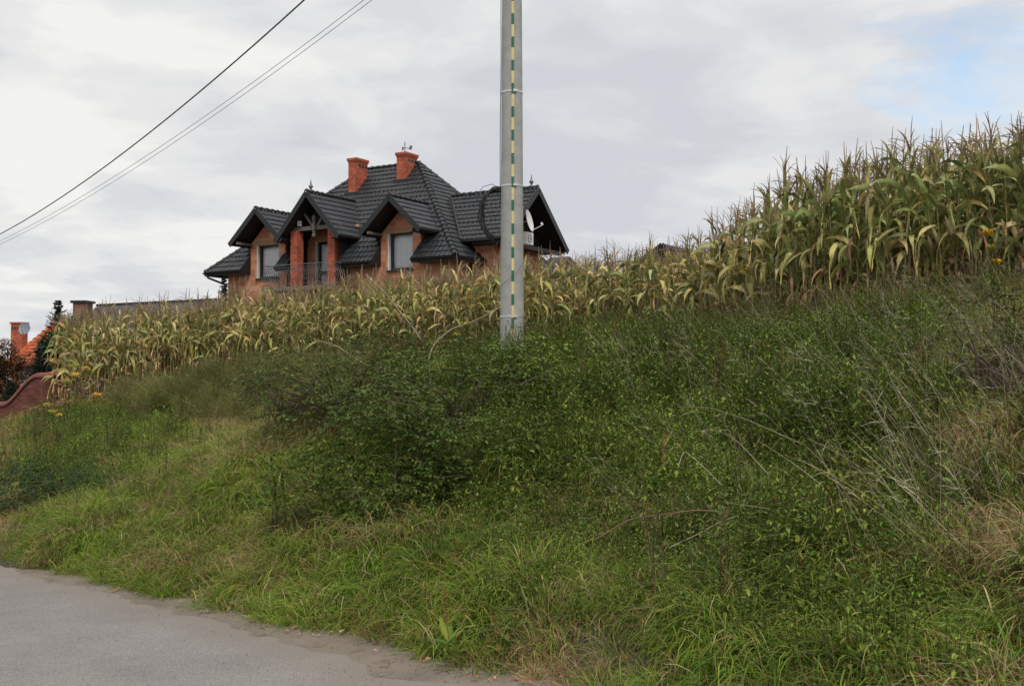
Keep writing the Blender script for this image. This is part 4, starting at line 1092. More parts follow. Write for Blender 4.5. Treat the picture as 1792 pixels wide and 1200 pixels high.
def protoset(n, f, m): return [f().build('p', M[m], link=False) for _ in range(n)]
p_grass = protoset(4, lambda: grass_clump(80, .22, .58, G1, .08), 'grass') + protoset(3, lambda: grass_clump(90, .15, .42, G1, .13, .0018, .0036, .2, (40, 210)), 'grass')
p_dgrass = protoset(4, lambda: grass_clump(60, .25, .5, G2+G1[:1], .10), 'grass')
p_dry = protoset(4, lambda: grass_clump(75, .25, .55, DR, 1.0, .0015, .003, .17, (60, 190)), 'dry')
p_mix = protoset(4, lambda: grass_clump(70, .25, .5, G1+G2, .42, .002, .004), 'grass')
def leaf_face(B, base, dirv, up, L, W, c, fold=.25):
    d = dirv.normalized(); s_ = d.cross(up)
    if s_.length < 1e-4: s_ = Vector((1, 0, 0))
    s_.normalize(); n_ = s_.cross(d)
    b = Vector(base)
    pts = [b, b+d*L*.35+s_*W*.5+n_*fold*W*.5, b+d*L*.4, b+d*L*.35-s_*W*.5+n_*fold*W*.5, b+d*L*.72+s_*W*.32-n_*L*.04, b+d*L*.72-s_*W*.32-n_*L*.04, b+d*L-n_*L*.14]
    c2 = tuple(q*1.15 for q in c)
    B.add(pts, [(0, 2, 1), (0, 3, 2), (1, 2, 4), (2, 3, 5), (2, 6, 4), (2, 5, 6)], [c, c, c2, c, c, c, c2])
NET = [(0.115, 0.175, 0.026), (0.15, 0.215, 0.034), (0.08, 0.13, 0.022), (0.20, 0.255, 0.045)]
def nettle(ns=7, h0=.3, h1=.62, rad=.19, LL=(.04, .085), pal=NET):
    B = MB()
    for _ in range(ns):
        x, y = rv(-rad, rad), rv(-rad, rad); h = rv(h0, h1); lx, ly = rv(-.12, .12), rv(-.12, .12); k = int(h/.055); a0 = rv(0, 3)
        P_ = [Vector((x+lx*t*t, y+ly*t*t, h*t)) for t in np.linspace(0, 1, 5)]
        B.ribbon(P_, [.003]*5, Vector((1, 0, 0)), (.08, .10, .03)); B.ribbon(P_, [.003]*5, Vector((0, 1, 0)), (.08, .10, .03))
        for i in range(2, k+1):
            t = i/k; b = Vector((x+lx*t*t, y+ly*t*t, h*t)); a = a0+(i % 2)*math.pi/2+rv(-.3, .3)
            L = rv(*LL)*(1.1-.55*max(0, t-.5)*1.6)
            for q in (0, math.pi):
                e_ = R(rv(-35, 25)) if t < .9 else R(rv(20, 60))
                d = Vector((math.cos(a+q)*math.cos(e_), math.sin(a+q)*math.cos(e_), math.sin(e_)))
                leaf_face(B, b, d, Vector((0, 0, 1)), L, L*rv(.28, .5), vary(random.choice(pal), .3, .1))
    return B
def nettle_grass():
    B = nettle(4, .3, .55)
    for _ in range(26):
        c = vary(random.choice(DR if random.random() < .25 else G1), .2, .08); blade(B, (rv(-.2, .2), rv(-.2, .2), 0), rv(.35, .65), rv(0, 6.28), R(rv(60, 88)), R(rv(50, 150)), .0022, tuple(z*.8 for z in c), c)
    return B
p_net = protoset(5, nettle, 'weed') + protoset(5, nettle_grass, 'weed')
def creeper():       # bindweed / goosefoot, broader leaves close to the ground
    B = MB()
    for _ in range(46):
        r_ = .2*math.sqrt(random.random()); th = rv(0, 6.28); e_ = R(rv(-25, 45)); az = rv(0, 6.28)
        leaf_face(B, (r_*math.cos(th), r_*math.sin(th), rv(.05, .38)), Vector((math.cos(az)*math.cos(e_), math.sin(az)*math.cos(e_), math.sin(e_))), Vector((0, 0, 1)), rv(.03, .08), rv(.02, .05), vary(random.choice(NET+[(0.09, 0.15, .035)]), .2, .1))
    return B
def dock():          # coarse broad leaves with a rusty seed spike
    B = MB()
    for _ in range(12):
        az = rv(0, 6.28); e_ = R(rv(15, 70)); b = Vector((rv(-.06, .06), rv(-.06, .06), rv(.02, .22)))
        leaf_face(B, b, Vector((math.cos(az)*math.cos(e_), math.sin(az)*math.cos(e_), math.sin(e_))), Vector((0, 0, 1)), rv(.12, .24), rv(.035, .07), vary(random.choice(NET+G1[:1]), .2, .1))
    if random.random() < .6:
        h = rv(.5, .8); c = vary((.17, .075, .035), .2)
        B.tube([(0, 0, 0), (.02, .01, h*.5), (.05, 0, h)], [.004, .003, .002], 4, c)
        for k in range(60):
            z = h*rv(.5, 1); t = rv(0, 6.28); p = Vector((.05*z/h+math.cos(t)*.018, math.sin(t)*.018, z)); B.add([p, p+Vector((.012, 0, .006)), p+Vector((.004, .010, .012))], [(0, 1, 2)], vary(c, .3))
    return B
def tallweed():      # mugwort-like leafy stems
    B = MB()
    for _ in range(4):
        x, y = rv(-.12, .12), rv(-.12, .12); h = rv(.5, .85); lx, ly = rv(-.2, .1), rv(-.15, .15); cc = random.choice([(.13, .17, .06), (.10, .15, .04), (.17, .17, .07)])
        P_ = [Vector((x+lx*t*t, y+ly*t*t, h*t)) for t in np.linspace(0, 1, 6)]; B.ribbon(P_, [.003]*6, Vector((1, 0, 0)), (.15, .10, .06)); B.ribbon(P_, [.003]*6, Vector((0, 1, 0)), (.15, .10, .06))
        for k in range(34):
            t = rv(.15, 1); b = Vector((x+lx*t*t, y+ly*t*t, h*t)); az = rv(0, 6.28); e_ = R(rv(10, 65))
            leaf_face(B, b, Vector((math.cos(az)*math.cos(e_), math.sin(az)*math.cos(e_), math.sin(e_))), Vector((0, 0, 1)), rv(.05, .11)*(1.2-t*.6), rv(.008, .018), vary(cc, .2, .08))
    return B
p_creep = protoset(4, creeper, 'weed') + protoset(4, dock, 'weed') + protoset(5, tallweed, 'weed')
FE = [(0.16, 0.18, 0.05), (0.19, 0.18, 0.065), (0.12, 0.16, 0.04), (0.26, 0.21, 0.10)]
def feather(pal=FE):
    B = MB()
    for _ in range(6):
        x, y = rv(-.15, .15), rv(-.15, .15); h = rv(.7, 1.15); lx, ly = rv(-.35, .2), rv(-.3, .2)
        P_ = [Vector((x+lx*t*t, y+ly*t*t, h*t*(1-.12*t))) for t in np.linspace(0, 1, 7)]; c = vary(random.choice(pal), .15)
        B.ribbon(P_, [.003]*7, Vector((1, 0, 0)), c); B.ribbon(P_, [.003]*7, Vector((0, 1, 0)), c)
        for k in range(26):
            t = rv(.25, 1); b = Vector((x+lx*t*t, y+ly*t*t, h*t*(1-.12*t))); az = rv(0, 6.28); c = vary(random.choice(pal), .2, .06)
            e_ = R(rv(15, 60)); L = rv(.1, .24)*(1.2-t*.5); d = Vector((math.cos(az)*math.cos(e_), math.sin(az)*math.cos(e_), math.sin(e_)))
            for m_ in range(7):
                q = b+d*L*m_/7; d2 = (d+Vector((rv(-1, 1), rv(-1, 1), rv(-.4, .8)))*.9).normalized()
                B.ribbon([q, q+d2*L*.22, q+d2*L*.42-Vector((0, 0, .01))], [.0016, .0022, .0005], Vector((rv(-1, 1), rv(-1, 1), rv(-1, 1))).normalized(), c)
    return B
p_feat = protoset(4, feather, 'weed')
STC = [(0.50, 0.44, 0.31), (0.42, 0.36, 0.23), (0.58, 0.53, 0.41), (0.36, 0.35, 0.18)]
def tallstems():     # last year's tall grass culms, blown over to the left
    B = MB()
    for _ in range(random.randint(3, 6)):
        L = rv(.55, 1.15); az = R(rv(150, 225)); el = R(rv(48, 80)); dr_ = R(rv(0, 32)); n = 8; p = Vector((rv(-.15, .15), rv(-.15, .15), 0)); a = el; P_ = [p.copy()]
        for i in range(1, n):
            a -= dr_/(n-1)*(.3+1.4*i/(n-1)); p = p+Vector((math.cos(az)*math.cos(a), math.sin(az)*math.cos(a), math.sin(a)))*(L/(n-1)); P_.append(p.copy())
        c = vary(random.choice(STC), .15); w = rv(.0010, .0020)
        B.ribbon(P_, [w]*(n-1)+[.0006], Vector((-math.sin(az), math.cos(az), 0)), c); B.ribbon(P_, [w]*(n-1)+[.0006], Vector((0, 0, 1)), c)
        for k in range(random.randint(0, 5)):
            i = random.randint(3, n-2); q = P_[i]; d2 = Vector((rv(-1, .3), rv(-1, 1), rv(-.1, 1))).normalized()
            B.ribbon([q, q+d2*.07, q+d2*.13-Vector((0, 0, .02))], [.0012, .0018, .0004], Vector((0, 1, .5)).normalized(), c)
    return B
p_stem = protoset(7, tallstems, 'dry')

# ------------------------------------------------------------------ what grows where: patches on the bank, as ellipses on the ground
class Patch:
    def __init__(s, px, py, rx, ry, w, lift=0.0):
        c = ground_at(px, py, lift); a = ground_at(px+rx, py, lift)-c; b = ground_at(px, py-ry, lift)-c
        s.c = (c.x, c.y); s.i = np.linalg.inv(np.array([[a.x, b.x], [a.y, b.y]])); s.w = w
    def __call__(s, x, y):
        q = s.i @ np.array([x-s.c[0], y-s.c[1]]); return s.w*math.exp(-float(q @ q))
PT = {
 'grass': [Patch(1300, 1120, 300, 60, 1.0), Patch(1700, 1180, 160, 40, .9), Patch(1000, 680, 80, 50, .8), Patch(160, 720, 80, 30, .6), Patch(420, 860, 200, 90, 1.6), Patch(150, 960, 160, 60, 1.4), Patch(300, 800, 110, 60, .9), Patch(700, 1050, 260, 70, 1.5), Patch(1150, 1080, 260, 80, 1.5), Patch(1500, 1000, 260, 70, .9), Patch(960, 740, 70, 90, 1.1),
           Patch(900, 960, 100, 40, .8), Patch(1650, 1130, 140, 60, .7), Patch(1080, 640, 50, 40, .4)],
 'dgrass': [Patch(560, 960, 120, 50, 1.1), Patch(350, 1010, 130, 30, .8), Patch(1300, 900, 200, 60, .9), Patch(760, 960, 90, 50, .9), Patch(1450, 1130, 200, 60, .7), Patch(1100, 830, 100, 50, .6)],
 'mix': [Patch(1600, 720, 200, 110, .5), Patch(1600, 1060, 220, 60, 1.0), Patch(1200, 880, 240, 50, .8), Patch(1650, 860, 160, 70, .8), Patch(1350, 700, 260, 80, .35), Patch(200, 860, 150, 60, .4), Patch(1500, 900, 200, 60, 1.0), Patch(1650, 1000, 160, 70, 1.1), Patch(1180, 960, 160, 50, .9), Patch(900, 880, 80, 50, .6), Patch(1750, 700, 100, 100, .6), Patch(560, 850, 60, 40, .5)],
 'dry': [Patch(1640, 720, 160, 110, .4), Patch(1720, 640, 90, 60, .7), Patch(1100, 870, 120, 20, .6), Patch(1450, 830, 130, 30, .5), Patch(1560, 1010, 60, 20, .9), Patch(1740, 1080, 60, 30, .9), Patch(1380, 960, 70, 18, .9), Patch(1100, 900, 60, 18, .9), Patch(500, 745, 55, 30, 2.4), Patch(830, 760, 28, 45, 2.2), Patch(975, 910, 50, 26, 1.7), Patch(285, 985, 40, 22, 1.7), Patch(930, 1110, 45, 45, 2.1), Patch(1000, 1180, 120, 22, 1.2), Patch(1640, 860, 90, 30, 1.5),
         Patch(1700, 1000, 60, 40, .8), Patch(1750, 560, 70, 60, 1.5), Patch(1440, 890, 50, 22, 1.2), Patch(15, 760, 40, 40, 2.6), Patch(1230, 920, 60, 20, 1.0), Patch(400, 690, 120, 25, 1.2), Patch(1620, 700, 60, 40, .6), Patch(1280, 1010, 40, 20, .5)],
 'nettle': [Patch(1250, 640, 300, 45, 1.3), Patch(1060, 720, 150, 40, .7), Patch(1500, 600, 240, 60, 1.1), Patch(1380, 740, 200, 35, .8), Patch(60, 850, 110, 30, 2.2), Patch(180, 780, 90, 35, .8), Patch(620, 880, 100, 30, 1.0),
            Patch(1720, 820, 90, 40, .6), Patch(1650, 940, 40, 16, .6), Patch(950, 650, 90, 30, .9), Patch(780, 800, 80, 30, .7), Patch(1000, 830, 80, 24, .7), Patch(560, 650, 120, 20, .6)],
 'creep': [Patch(1250, 720, 350, 80, .6), Patch(1550, 760, 200, 80, .6), Patch(60, 800, 120, 50, .6), Patch(700, 880, 140, 40, .5), Patch(1540, 930, 70, 22, .8)],
 'feather': [Patch(310, 725, 90, 15, 1.7), Patch(420, 690, 140, 14, 1.5), Patch(240, 712, 40, 12, 1.0), Patch(560, 700, 70, 18, .7)],
}
FT = ['grass', 'dgrass', 'mix', 'dry', 'nettle', 'creep', 'feather']
PROT = {'grass': p_grass, 'dgrass': p_dgrass, 'mix': p_mix, 'dry': p_dry, 'nettle': p_net, 'creep': p_creep, 'feather': p_feat}
OUTL = {k: ([], [], [], []) for k in FT}
def visible(x, y, z, m=420):
    p = px_of(x, y, z); return -m < p[0] < 1792+m and p[1] < 1420
cnt = 0
s = -3.2
for _ in range(34000):
    s = rv(-3.5, 40); tc_ = float(np.interp(s, _S, _T)); t = T0-.12+(tc_+.5-T0)*random.random()**1.08
    x, y = xy(s, t); z = float(hgt(x, y))
    if not visible(x, y, z): continue
    dist = math.hypot(x, y)
    if random.random() > min(1, .42+.5*(12/max(dist, 6))): continue
    ed = t-T0+.1 - .12*math.sin(s*2.1) - .1*math.sin(s*5.3) - .06*math.sin(s*11)
    if ed < 0: continue
    if ed < 1.1: base = {'grass': 1.1, 'dgrass': .8, 'mix': .5, 'dry': .22 if ed > .3 else .8, 'nettle': .04, 'creep': .1, 'feather': 0}
    else: base = {'grass': .6, 'dgrass': .36, 'mix': .28 if s > 9 else .36, 'dry': .07 if s > 9 else .13, 'nettle': .13, 'creep': .17, 'feather': 0}
    wts = []
    for k in FT:
        w = base[k]+(sum(p(x, y) for p in PT[k]) if ed > .5 or k in ('grass', 'dry', 'dgrass') else 0)
        w *= max(.05, 1+1.6*noise.noise(Vector((x*.9+FT.index(k)*17, y*.9, 0)))+1.0*noise.noise(Vector((x*2.7, y*2.7+FT.index(k)*9, 3))))
        wts.append(w**1.7)
    k = random.choices(FT, wts)[0]
    if k == 'feather' and random.random() < .45: continue
    P_, R_, S_, I_ = OUTL[k]
    sc_ = {'grass': .95, 'dgrass': 1.0, 'mix': .95, 'dry': .9, 'nettle': .95, 'creep': .9, 'feather': .9}[k]*rv(.75, 1.25)*(1+.5*noise.noise(Vector((x*.8, y*.8, 8))))
    if ed < .5: sc_ *= .62+.5*ed
    if k in ('nettle', 'feather'): sc_ *= float(np.interp(ed, [0, 2, 4], [.55, .75, 1.0]))
    # everything leans a little downhill, toward the road
    lean = .18 if k not in ('nettle', 'creep') else .05
    if ed < .5: lean += .25
    tl = lean*rv(.2, 1.5); dr2 = Vector((-NN[0]+rv(-.9, .9), -NN[1]+rv(-.9, .9), 0)).normalized(); axl = Vector((0, 0, 1)).cross(dr2)
    eu = (Matrix.Rotation(tl, 3, axl) @ Matrix.Rotation(rv(0, 6.28), 3, 'Z')).to_euler()
    P_.append((x, y, z-.02)); R_.append((eu.x, eu.y, eu.z)); S_.append(sc_)
    I_.append(random.randrange(len(PROT[k])))
NAMES = {'grass': ('bright_grass', 'long bright green grass hanging over the roadside bank'), 'dgrass': ('dark_grass', 'darker green grass between the bright tufts on the bank'),
 'mix': ('mixed_grass', 'green grass mixed with dry blades on the right bank'), 'dry': ('dry_grass', 'straw coloured dead grass patches on the bank'),
 'nettle': ('nettles', 'dense green nettles covering the upper bank below the corn'), 'creep': ('leafy_weeds', 'low broad leaved weeds among the grass on the bank'),
 'feather': ('feathery_weeds', 'feathery brownish weeds below the corn on the left')}
for k in FT:
    scatter(NAMES[k][0], PROT[k], *OUTL[k], kind='stuff', label=NAMES[k][1], cat=NAMES[k][0].replace('_', ' '))
# tall dry culms on the right half
P_, R_, S_, I_ = [], [], [], []
SP = [Patch(1200, 700, 170, 60, 1.0), Patch(1450, 680, 220, 90, 1.2), Patch(1650, 600, 180, 100, 1.6), Patch(1350, 860, 200, 50, .5), Patch(1720, 720, 110, 80, 1.0), Patch(1750, 520, 80, 60, 1.6)]
for _ in range(5200):
    s = rv(-3, 24); tc_ = float(np.interp(s, _S, _T)); t = T0+1.2+(tc_-T0-1.2)*random.random(); x, y = xy(s, t); z = float(hgt(x, y))
    if not visible(x, y, z): continue
    w = sum(p(x, y) for p in SP)*max(0, .5+1.3*noise.noise(Vector((x*.8, y*.8, 5))))
    if random.random() > w*.24: continue
    P_.append((x, y, z+.1)); R_.append((rv(-.2, .2), rv(-.2, .2), rv(-.6, .6))); S_.append(rv(.75, 1.15)); I_.append(random.randrange(len(p_stem)))
scatter('dry_grass_stems', p_stem, P_, R_, S_, I_, kind='stuff', label='tall bleached grass stems blown over to the left on the right bank', cat='dry stems')
# a belt of small weeds at the foot of the corn, plus dead husks
P_, R_, S_, I_ = [], [], [], []
for _ in range(1500):
    s = rv(-2, 37); t = float(np.interp(s, _S, _T))+rv(-.5, .6); x, y = xy(s, t)
    P_.append((x, y, float(hgt(x, y)))); R_.append((rv(-.2, .2), rv(-.2, .2), rv(0, 6.28))); S_.append(rv(.7, 1.2)); I_.append(random.randrange(4))
scatter('field_edge_straw', protoset(4, lambda: grass_clump(34, .3, .6, BRN, .5, .006, .013, .2, (60, 170)), 'dry'), P_, R_, S_, I_, kind='stuff', label='dead brown leaves and straw at the foot of the corn', cat='straw')

# ------------------------------------------------------------------ shrubs on the bank
def bush(name, base, blobs, n, LL, pal, m, label, cat='bush', twigs=14, group=None, leaflets=5, trunk_r=.02):
    """blobs: list of (offset, radii); branches run out to clusters of leaves set through the volume"""
    base = Vector(base); root = empty(name, base, 0, label=label, cat=cat, group=group)
    L = MB(); W = MB(); clusters = []
    tot = sum(b[1][0]*b[1][1]*b[1][2] for b in blobs)
    for off, rad in blobs:
        k = int(n*rad[0]*rad[1]*rad[2]/tot)
        for _ in range(k):
            v = Vector((random.gauss(0, 1), random.gauss(0, 1), random.gauss(0, 1))).normalized()
            r_ = random.random()**.42; p = Vector(off)+Vector((v.x*rad[0], v.y*rad[1], v.z*rad[2]))*r_
            f = noise.noise((p+base)*1.7)+.6*noise.noise((p+base)*4)
            if f < -.13 and random.random() < .8: continue
            p += v*.18*f
            if p.z < .02: p.z = rv(.02, .2)
            clusters.append((p, v))
    for p, v in clusters:
        az = math.atan2(v.y, v.x)+rv(-1.2, 1.2); e_ = R(rv(-30, 35)); d = Vector((math.cos(az)*math.cos(e_), math.sin(az)*math.cos(e_), math.sin(e_)))
        c = vary(random.choice(pal), .22, .08); LLk = rv(*LL); sd_ = d.cross(Vector((0, 0, 1))).normalized()
        for j in range(leaflets):
            if j == leaflets-1: dd, b = d, p+d*LLk*.8
            else: b = p+d*LLk*(.05+.35*(j//2)); dd = (d*.55+sd_*(1 if j % 2 else -1)).normalized()
            dd = (dd+Vector((0, 0, rv(-.45, .1)))).normalized()
            leaf_face(L, b, dd, Vector((0, 0, 1)), LLk*rv(.8, 1.1), LLk*rv(.38, .5), vary(c, .12), .2)
    for _ in range(twigs):
        if not clusters: break
        p, v = random.choice(clusters); b = Vector((rv(-.25, .25), rv(-.25, .25), 0)); m1 = b.lerp(p, .35)+Vector((0, 0, .12*p.length)); m2 = b.lerp(p, .75)+Vector((rv(-.08, .08), rv(-.08, .08), .08))
        W.tube([b, m1, m2, p], [trunk_r, trunk_r*.7, trunk_r*.4, trunk_r*.15], 5, (1, 1, 1))
    if W.v: W.build('branches', M['bark'], root)
    L.build('foliage', M[m], root, kind='stuff')
    return root
ELD = [(0.075, 0.12, 0.022), (0.095, 0.145, 0.028), (0.058, 0.095, 0.02), (0.14, 0.175, 0.035)]
def bpos(px, py, lift=0): p = ground_at(px, py); return (p.x, p.y, p.z-.05)
E_ = bpos(690, 905)
bush('elder_bush', E_, [((-.3, .2, .55), (1.1, .8, .75)), ((.6, .3, .5), (1.0, .8, .65)), ((.1, .3, 1.0), (.75, .7, .5)), ((-1.0, .3, .3), (.6, .6, .4)), ((.1, -.35, .25), (1.1, .45, .35))], 5200, (.038, .07), ELD, 'leaf', 'large dark leafy elder bush spilling down the middle of the bank left of the pole', twigs=16, trunk_r=.012)
bush('elder_bush', bpos(800, 755), [((0, 0, .6), (1.1, .9, .65)), ((-.9, .2, .5), (.9, .8, .55)), ((.9, .2, .5), (.8, .8, .5))], 2900, (.036, .068), ELD, 'leaf', 'green elder bush directly below the foot of the pole, behind the big dark bush', twigs=30)
bush('shrub', bpos(600, 740), [((0, 0, .8), (1.2, 1.0, .7)), ((.8, 0, .9), (.9, .8, .6)), ((-.9, 0, .5), (.7, .7, .45))], 2400, (.04, .075), ELD+[(0.15, 0.15, .05)], 'leaf', 'loose dark shrub before the corn, left of the dead forked branch', twigs=26)
bush('shrub', bpos(510, 745), [((0, 0, .6), (.9, .8, .55))], 600, (.05, .07), [(0.10, 0.095, 0.05), (0.07, 0.075, 0.035)], 'leaf', 'small brownish shrub at the right end of the feathery weeds', twigs=30)
bush('shrub', bpos(940, 690), [((0, 0, .35), (.9, .8, .45)), ((.8, .2, .4), (.6, .6, .4))], 800, (.05, .07), NET, 'leaf', 'low green shrub touching the foot of the pole on its right', twigs=12)
bush('shrub', bpos(60, 890), [((0, 0, .4), (1.1, .8, .45)), ((1.0, .3, .3), (.8, .6, .35))], 1900, (.045, .075), [(0.035, 0.07, 0.028), (0.045, 0.085, .03)], 'leaf', 'low dark leafy shrub on the bank at the left edge above the road', twigs=8)
bush('shrub', bpos(1770, 700), [((0, 0, .6), (.8, .7, .7))], 500, (.04, .06), [(0.08, 0.06, 0.04), (0.06, 0.07, .03)], 'leaf', 'withered brown shrub at the right edge under the tall corn', twigs=30)

# dead branches and bent stalks
def branch(name, pts, r0, r1, m_, label, cat, forks=(), c=(1, 1, 1)):
    s = MB(); n = len(pts); P3 = []
    V_ = [Vector(p) for p in pts]
    for i in range(n-1):
        for q in range(4): P3.append(V_[i].lerp(V_[i+1], q/4))
    P3.append(V_[-1]); P3 = [P3[0]]+[(P3[i-1]+P3[i]*2+P3[i+1])/4 for i in range(1, len(P3)-1)]+[P3[-1]]
    s.tube(P3, [lerp(r0, r1, i/(len(P3)-1)) for i in range(len(P3))], 6, c)
    for f in forks: s.tube([Vector(p) for p in f], [r0*.55]+[r0*.4]*(len(f)-2)+[r1*.6], 5, c)
    o = s.build(name, m_, smooth=True); return tag(o, label, cat)
M['pale_wood'] = mat('bleached_wood', (0.36, 0.30, 0.22), .85, .2, 10)
M['brown_wood'] = mat('brown_branch', (0.16, 0.09, 0.055), .85, .3, 10)
Y1 = 15.2
branch('dead_branch', [at(740, 700, Y1+.1), at(668, 655, Y1), at(616, 624, Y1-.1), at(590, 605, Y1-.15), at(553, 595, Y1-.2)], .018, .006, M['pale_wood'], 'pale dead forked branch sticking up left of the pole above the dark bush', 'branch',
       [(at(668, 655, Y1), at(655, 622, Y1), at(640, 616, Y1), at(592, 617, Y1))])
branch('dead_shoot', [at(756, 690, 14.6), at(752, 655, 14.6), at(750, 625, 14.6), at(760, 600, 14.7), at(790, 575, 14.8), at(830, 562, 14.9), at(880, 535, 15.0)], .012, .004, M['pale_wood'], 'thin pale stem arching up to the right in front of the pole foot', 'stem',
       [(at(751, 640, 14.6), at(742, 643, 14.6), at(728, 640, 14.6))])
branch('dead_shoot', [at(740, 600, 15.5), at(724, 575, 15.5), at(700, 545, 15.5), at(672, 510, 15.5), at(640, 480, 15.5)], .013, .004, M['pale_wood'], 'long pale stem leaning up left across the corn beside the pole', 'stem')
branch('dead_shoot', [at(700, 640, 15.), at(694, 628, 15.), at(694, 615, 15.)], .008, .004, M['pale_wood'], 'short upright pale twig between the forked branch and the arching stem', 'stem')
q0 = [ground_at(a, b, .42) for a, b in ((1040, 945), (1100, 908), (1160, 900), (1220, 892), (1275, 897))]
branch('fallen_branch', q0, .004, .008, M['brown_wood'], 'brown fallen branch lying across the lower bank in the grass', 'branch', [(q0[2], ground_at(1120, 890, .5), ground_at(1085, 868, .55))])
q0 = [ground_at(a, b, .42) for a, b in ((1172, 957), (1220, 935), (1255, 915), (1287, 903))]
branch('fallen_stick', q0, .003, .0025, M['pale_wood'], 'straight pale stem lying just below the fallen brown branch', 'stem')
q0 = [ground_at(a, b, .62) for a, b in ((1187, 815), (1193, 798), (1198, 788), (1235, 820), (1262, 848))]
branch('bent_stalk', q0, .003, .0025, M['pale_wood'], 'pale stalk sharply bent like a hairpin on the middle right bank', 'stalk')
for px0, lab in (((1185, 712, 1240, 712, 1310, 735, 1400, 775), 'long pale stalk arching down to the right across the nettles'),
                 ((1325, 770, 1365, 795, 1395, 815, 1440, 850), 'straight pale stalk leaning left in the dark weeds on the right'),
                 ((1215, 755, 1255, 752, 1290, 770, 1345, 830), 'thin pale stalk arching above the hairpin bent one'),
                 ((1257, 876, 1290, 882, 1320, 886, 1345, 890), 'short pale stalk lying nearly level right of the fallen branch')):
    q0 = [ground_at(px0[i], px0[i+1], .68-.06*i/2) for i in range(0, 8, 2)]
    branch('dry_stalk', q0, .0012, .0026, M['pale_wood'], lab, 'stalk')

# goldenrod
M['petal'] = mat('yellow_petal', (1, 1, 1), .6, use_col=True, trans=.15)
def goldenrod(px, py, heads, label, scale=1.0, group=None, Y=None):
    p = ground_at(px, py); root = empty('yellow_flower_plant', (p.x, p.y, p.z), rv(0, 6), label=label, cat='flowering plant', group=group)
    for hx, hy, hz, r_, colr in heads:
        st_ = MB(); L = MB(); F = MB(); top = Vector((hx, hy, hz)); base = Vector((hx*.3, hy*.3, 0)); n = 16
        st_.tube([base, base.lerp(top, .5)+Vector((0, 0, .05)), top], [.006, .005, .003], 5, (.09, .12, .03)); st_.build('stem', M['weed'], root)
        for i in range(n*2):
            t = rv(.12, .95); b = base.lerp(top, t); az = rv(0, 6.28); e_ = R(rv(-10, 50))
            leaf_face(L, b, Vector((math.cos(az)*math.cos(e_), math.sin(az)*math.cos(e_), math.sin(e_))), Vector((0, 0, 1)), rv(.08, .13), rv(.018, .028), vary((.08, .14, .03), .2))
        L.build('leaves', M['weed'], root, kind='stuff')
        for i in range(170):
            v = Vector((random.gauss(0, 1), random.gauss(0, 1), random.gauss(0, .55))); v = v.normalized()*r_*random.random()**.5; q = top+Vector((v.x, v.y, v.z*.6+r_*.3)); w = rv(.007, .014)
            a = Vector((rv(-1, 1), rv(-1, 1), rv(-1, 1))).normalized()*w; b2 = a.orthogonal().normalized()*w
            F.add([q-a-b2, q+a-b2, q+a+b2, q-a+b2], [(0, 1, 2, 3)], vary(colr, .15))
        F.build('flower_head', M['petal'], root)
    return root
YC, YG = (0.62, 0.36, 0.02), (0.34, 0.30, 0.03)
goldenrod(135, 775, [(-.1, 0, 1.5, .12, YC), (.15, .2, 1.7, .12, YG), (.35, 0, 1.65, .09, YC), (-.3, .1, 1.35, .11, YG), (.3, -.3, 1.05, .10, YC)], 'yellow flowering goldenrod clump beside the left end of the corn, by the brick wall')
goldenrod(95, 790, [(-.2, 0, .9, .10, YG), (.15, .2, 1.05, .09, YG), (.5, 0, .8, .07, YC)], 'smaller greenish yellow goldenrod clump lower left of the taller flowering one')
goldenrod(1745, 600, [(.0, 0, .95, .055, YC), (.05, .05, 1.12, .05, YG), (.08, .02, 1.3, .06, YC)], 'single yellow goldenrod standing under the tall corn at the right edge')
goldenrod(815, 660, [(0, 0, .75, .07, YG), (.15, 0, .6, .05, YG)], 'small yellow green goldenrod just left of the pole foot')

# ------------------------------------------------------------------ garden trees at the left
def spruce(P, H, r_, label, pal, kind='conical'):
    root = empty('spruce_tree', P, rv(0, 6), label=label, cat='tree')
    T = MB(); T.tube([(0, 0, 0), (0, 0, H*.5), (0, 0, H)], [H*.018, H*.012, .006], 6); T.build('trunk', M['bark'], root)
    L = MB(); z = .12*H
    while z < H*.985:
        t = z/H; rr = r_*(1-t)**.85+.05; nb2 = 9 if t < .8 else 6
        for k in range(nb2):
            az = rv(0, 6.28); Lb = rr*rv(.75, 1.1); up = lerp(-.12, .75, t**2); d = Vector((math.cos(az), math.sin(az), up)).normalized(); b = Vector((0, 0, z+rv(-.04, .04)))
            m_ = max(4, int(Lb/.055))
            for j in range(m_):
                q = b+d*Lb*(j+1)/m_-Vector((0, 0, .05*math.sin(j/m_*3)))
                for sg in (-1, 1, 0):
                    d2 = (d*.8+Vector((-d.y, d.x, 0))*sg*.9+Vector((0, 0, rv(-.2, .35)))).normalized(); l_ = rv(.07, .15)*(1.15-j/m_*.5); c = vary(random.choice(pal), .25)
                    L.ribbon([q, q+d2*l_*.5, q+d2*l_], [.022, .026, .006], Vector((rv(-.3, .3), rv(-.3, .3), 1)).cross(d2).normalized(), c)
        z += .085+.02*H/5
    L.build('crown', M['leaf'], root, kind='stuff'); return root
g_ = lambda P: (P.x, P.y, float(hgt(P.x, P.y))-.1)
P = at(101, 600, 43); b0 = g_(P); spruce(b0, at(101, 525, 43).z-b0[2], 1.5, 'slender grey green spruce with bare spiky tip beside the left end of the corn', [(0.055, 0.08, 0.055), (0.045, 0.065, 0.045)])
P = at(72, 640, 40); b0 = g_(P); spruce(b0, at(66, 606, 40).z-b0[2], 1.0, 'blue green spruce behind the brick garden wall', [(0.055, 0.085, 0.085), (0.04, 0.065, 0.065)])
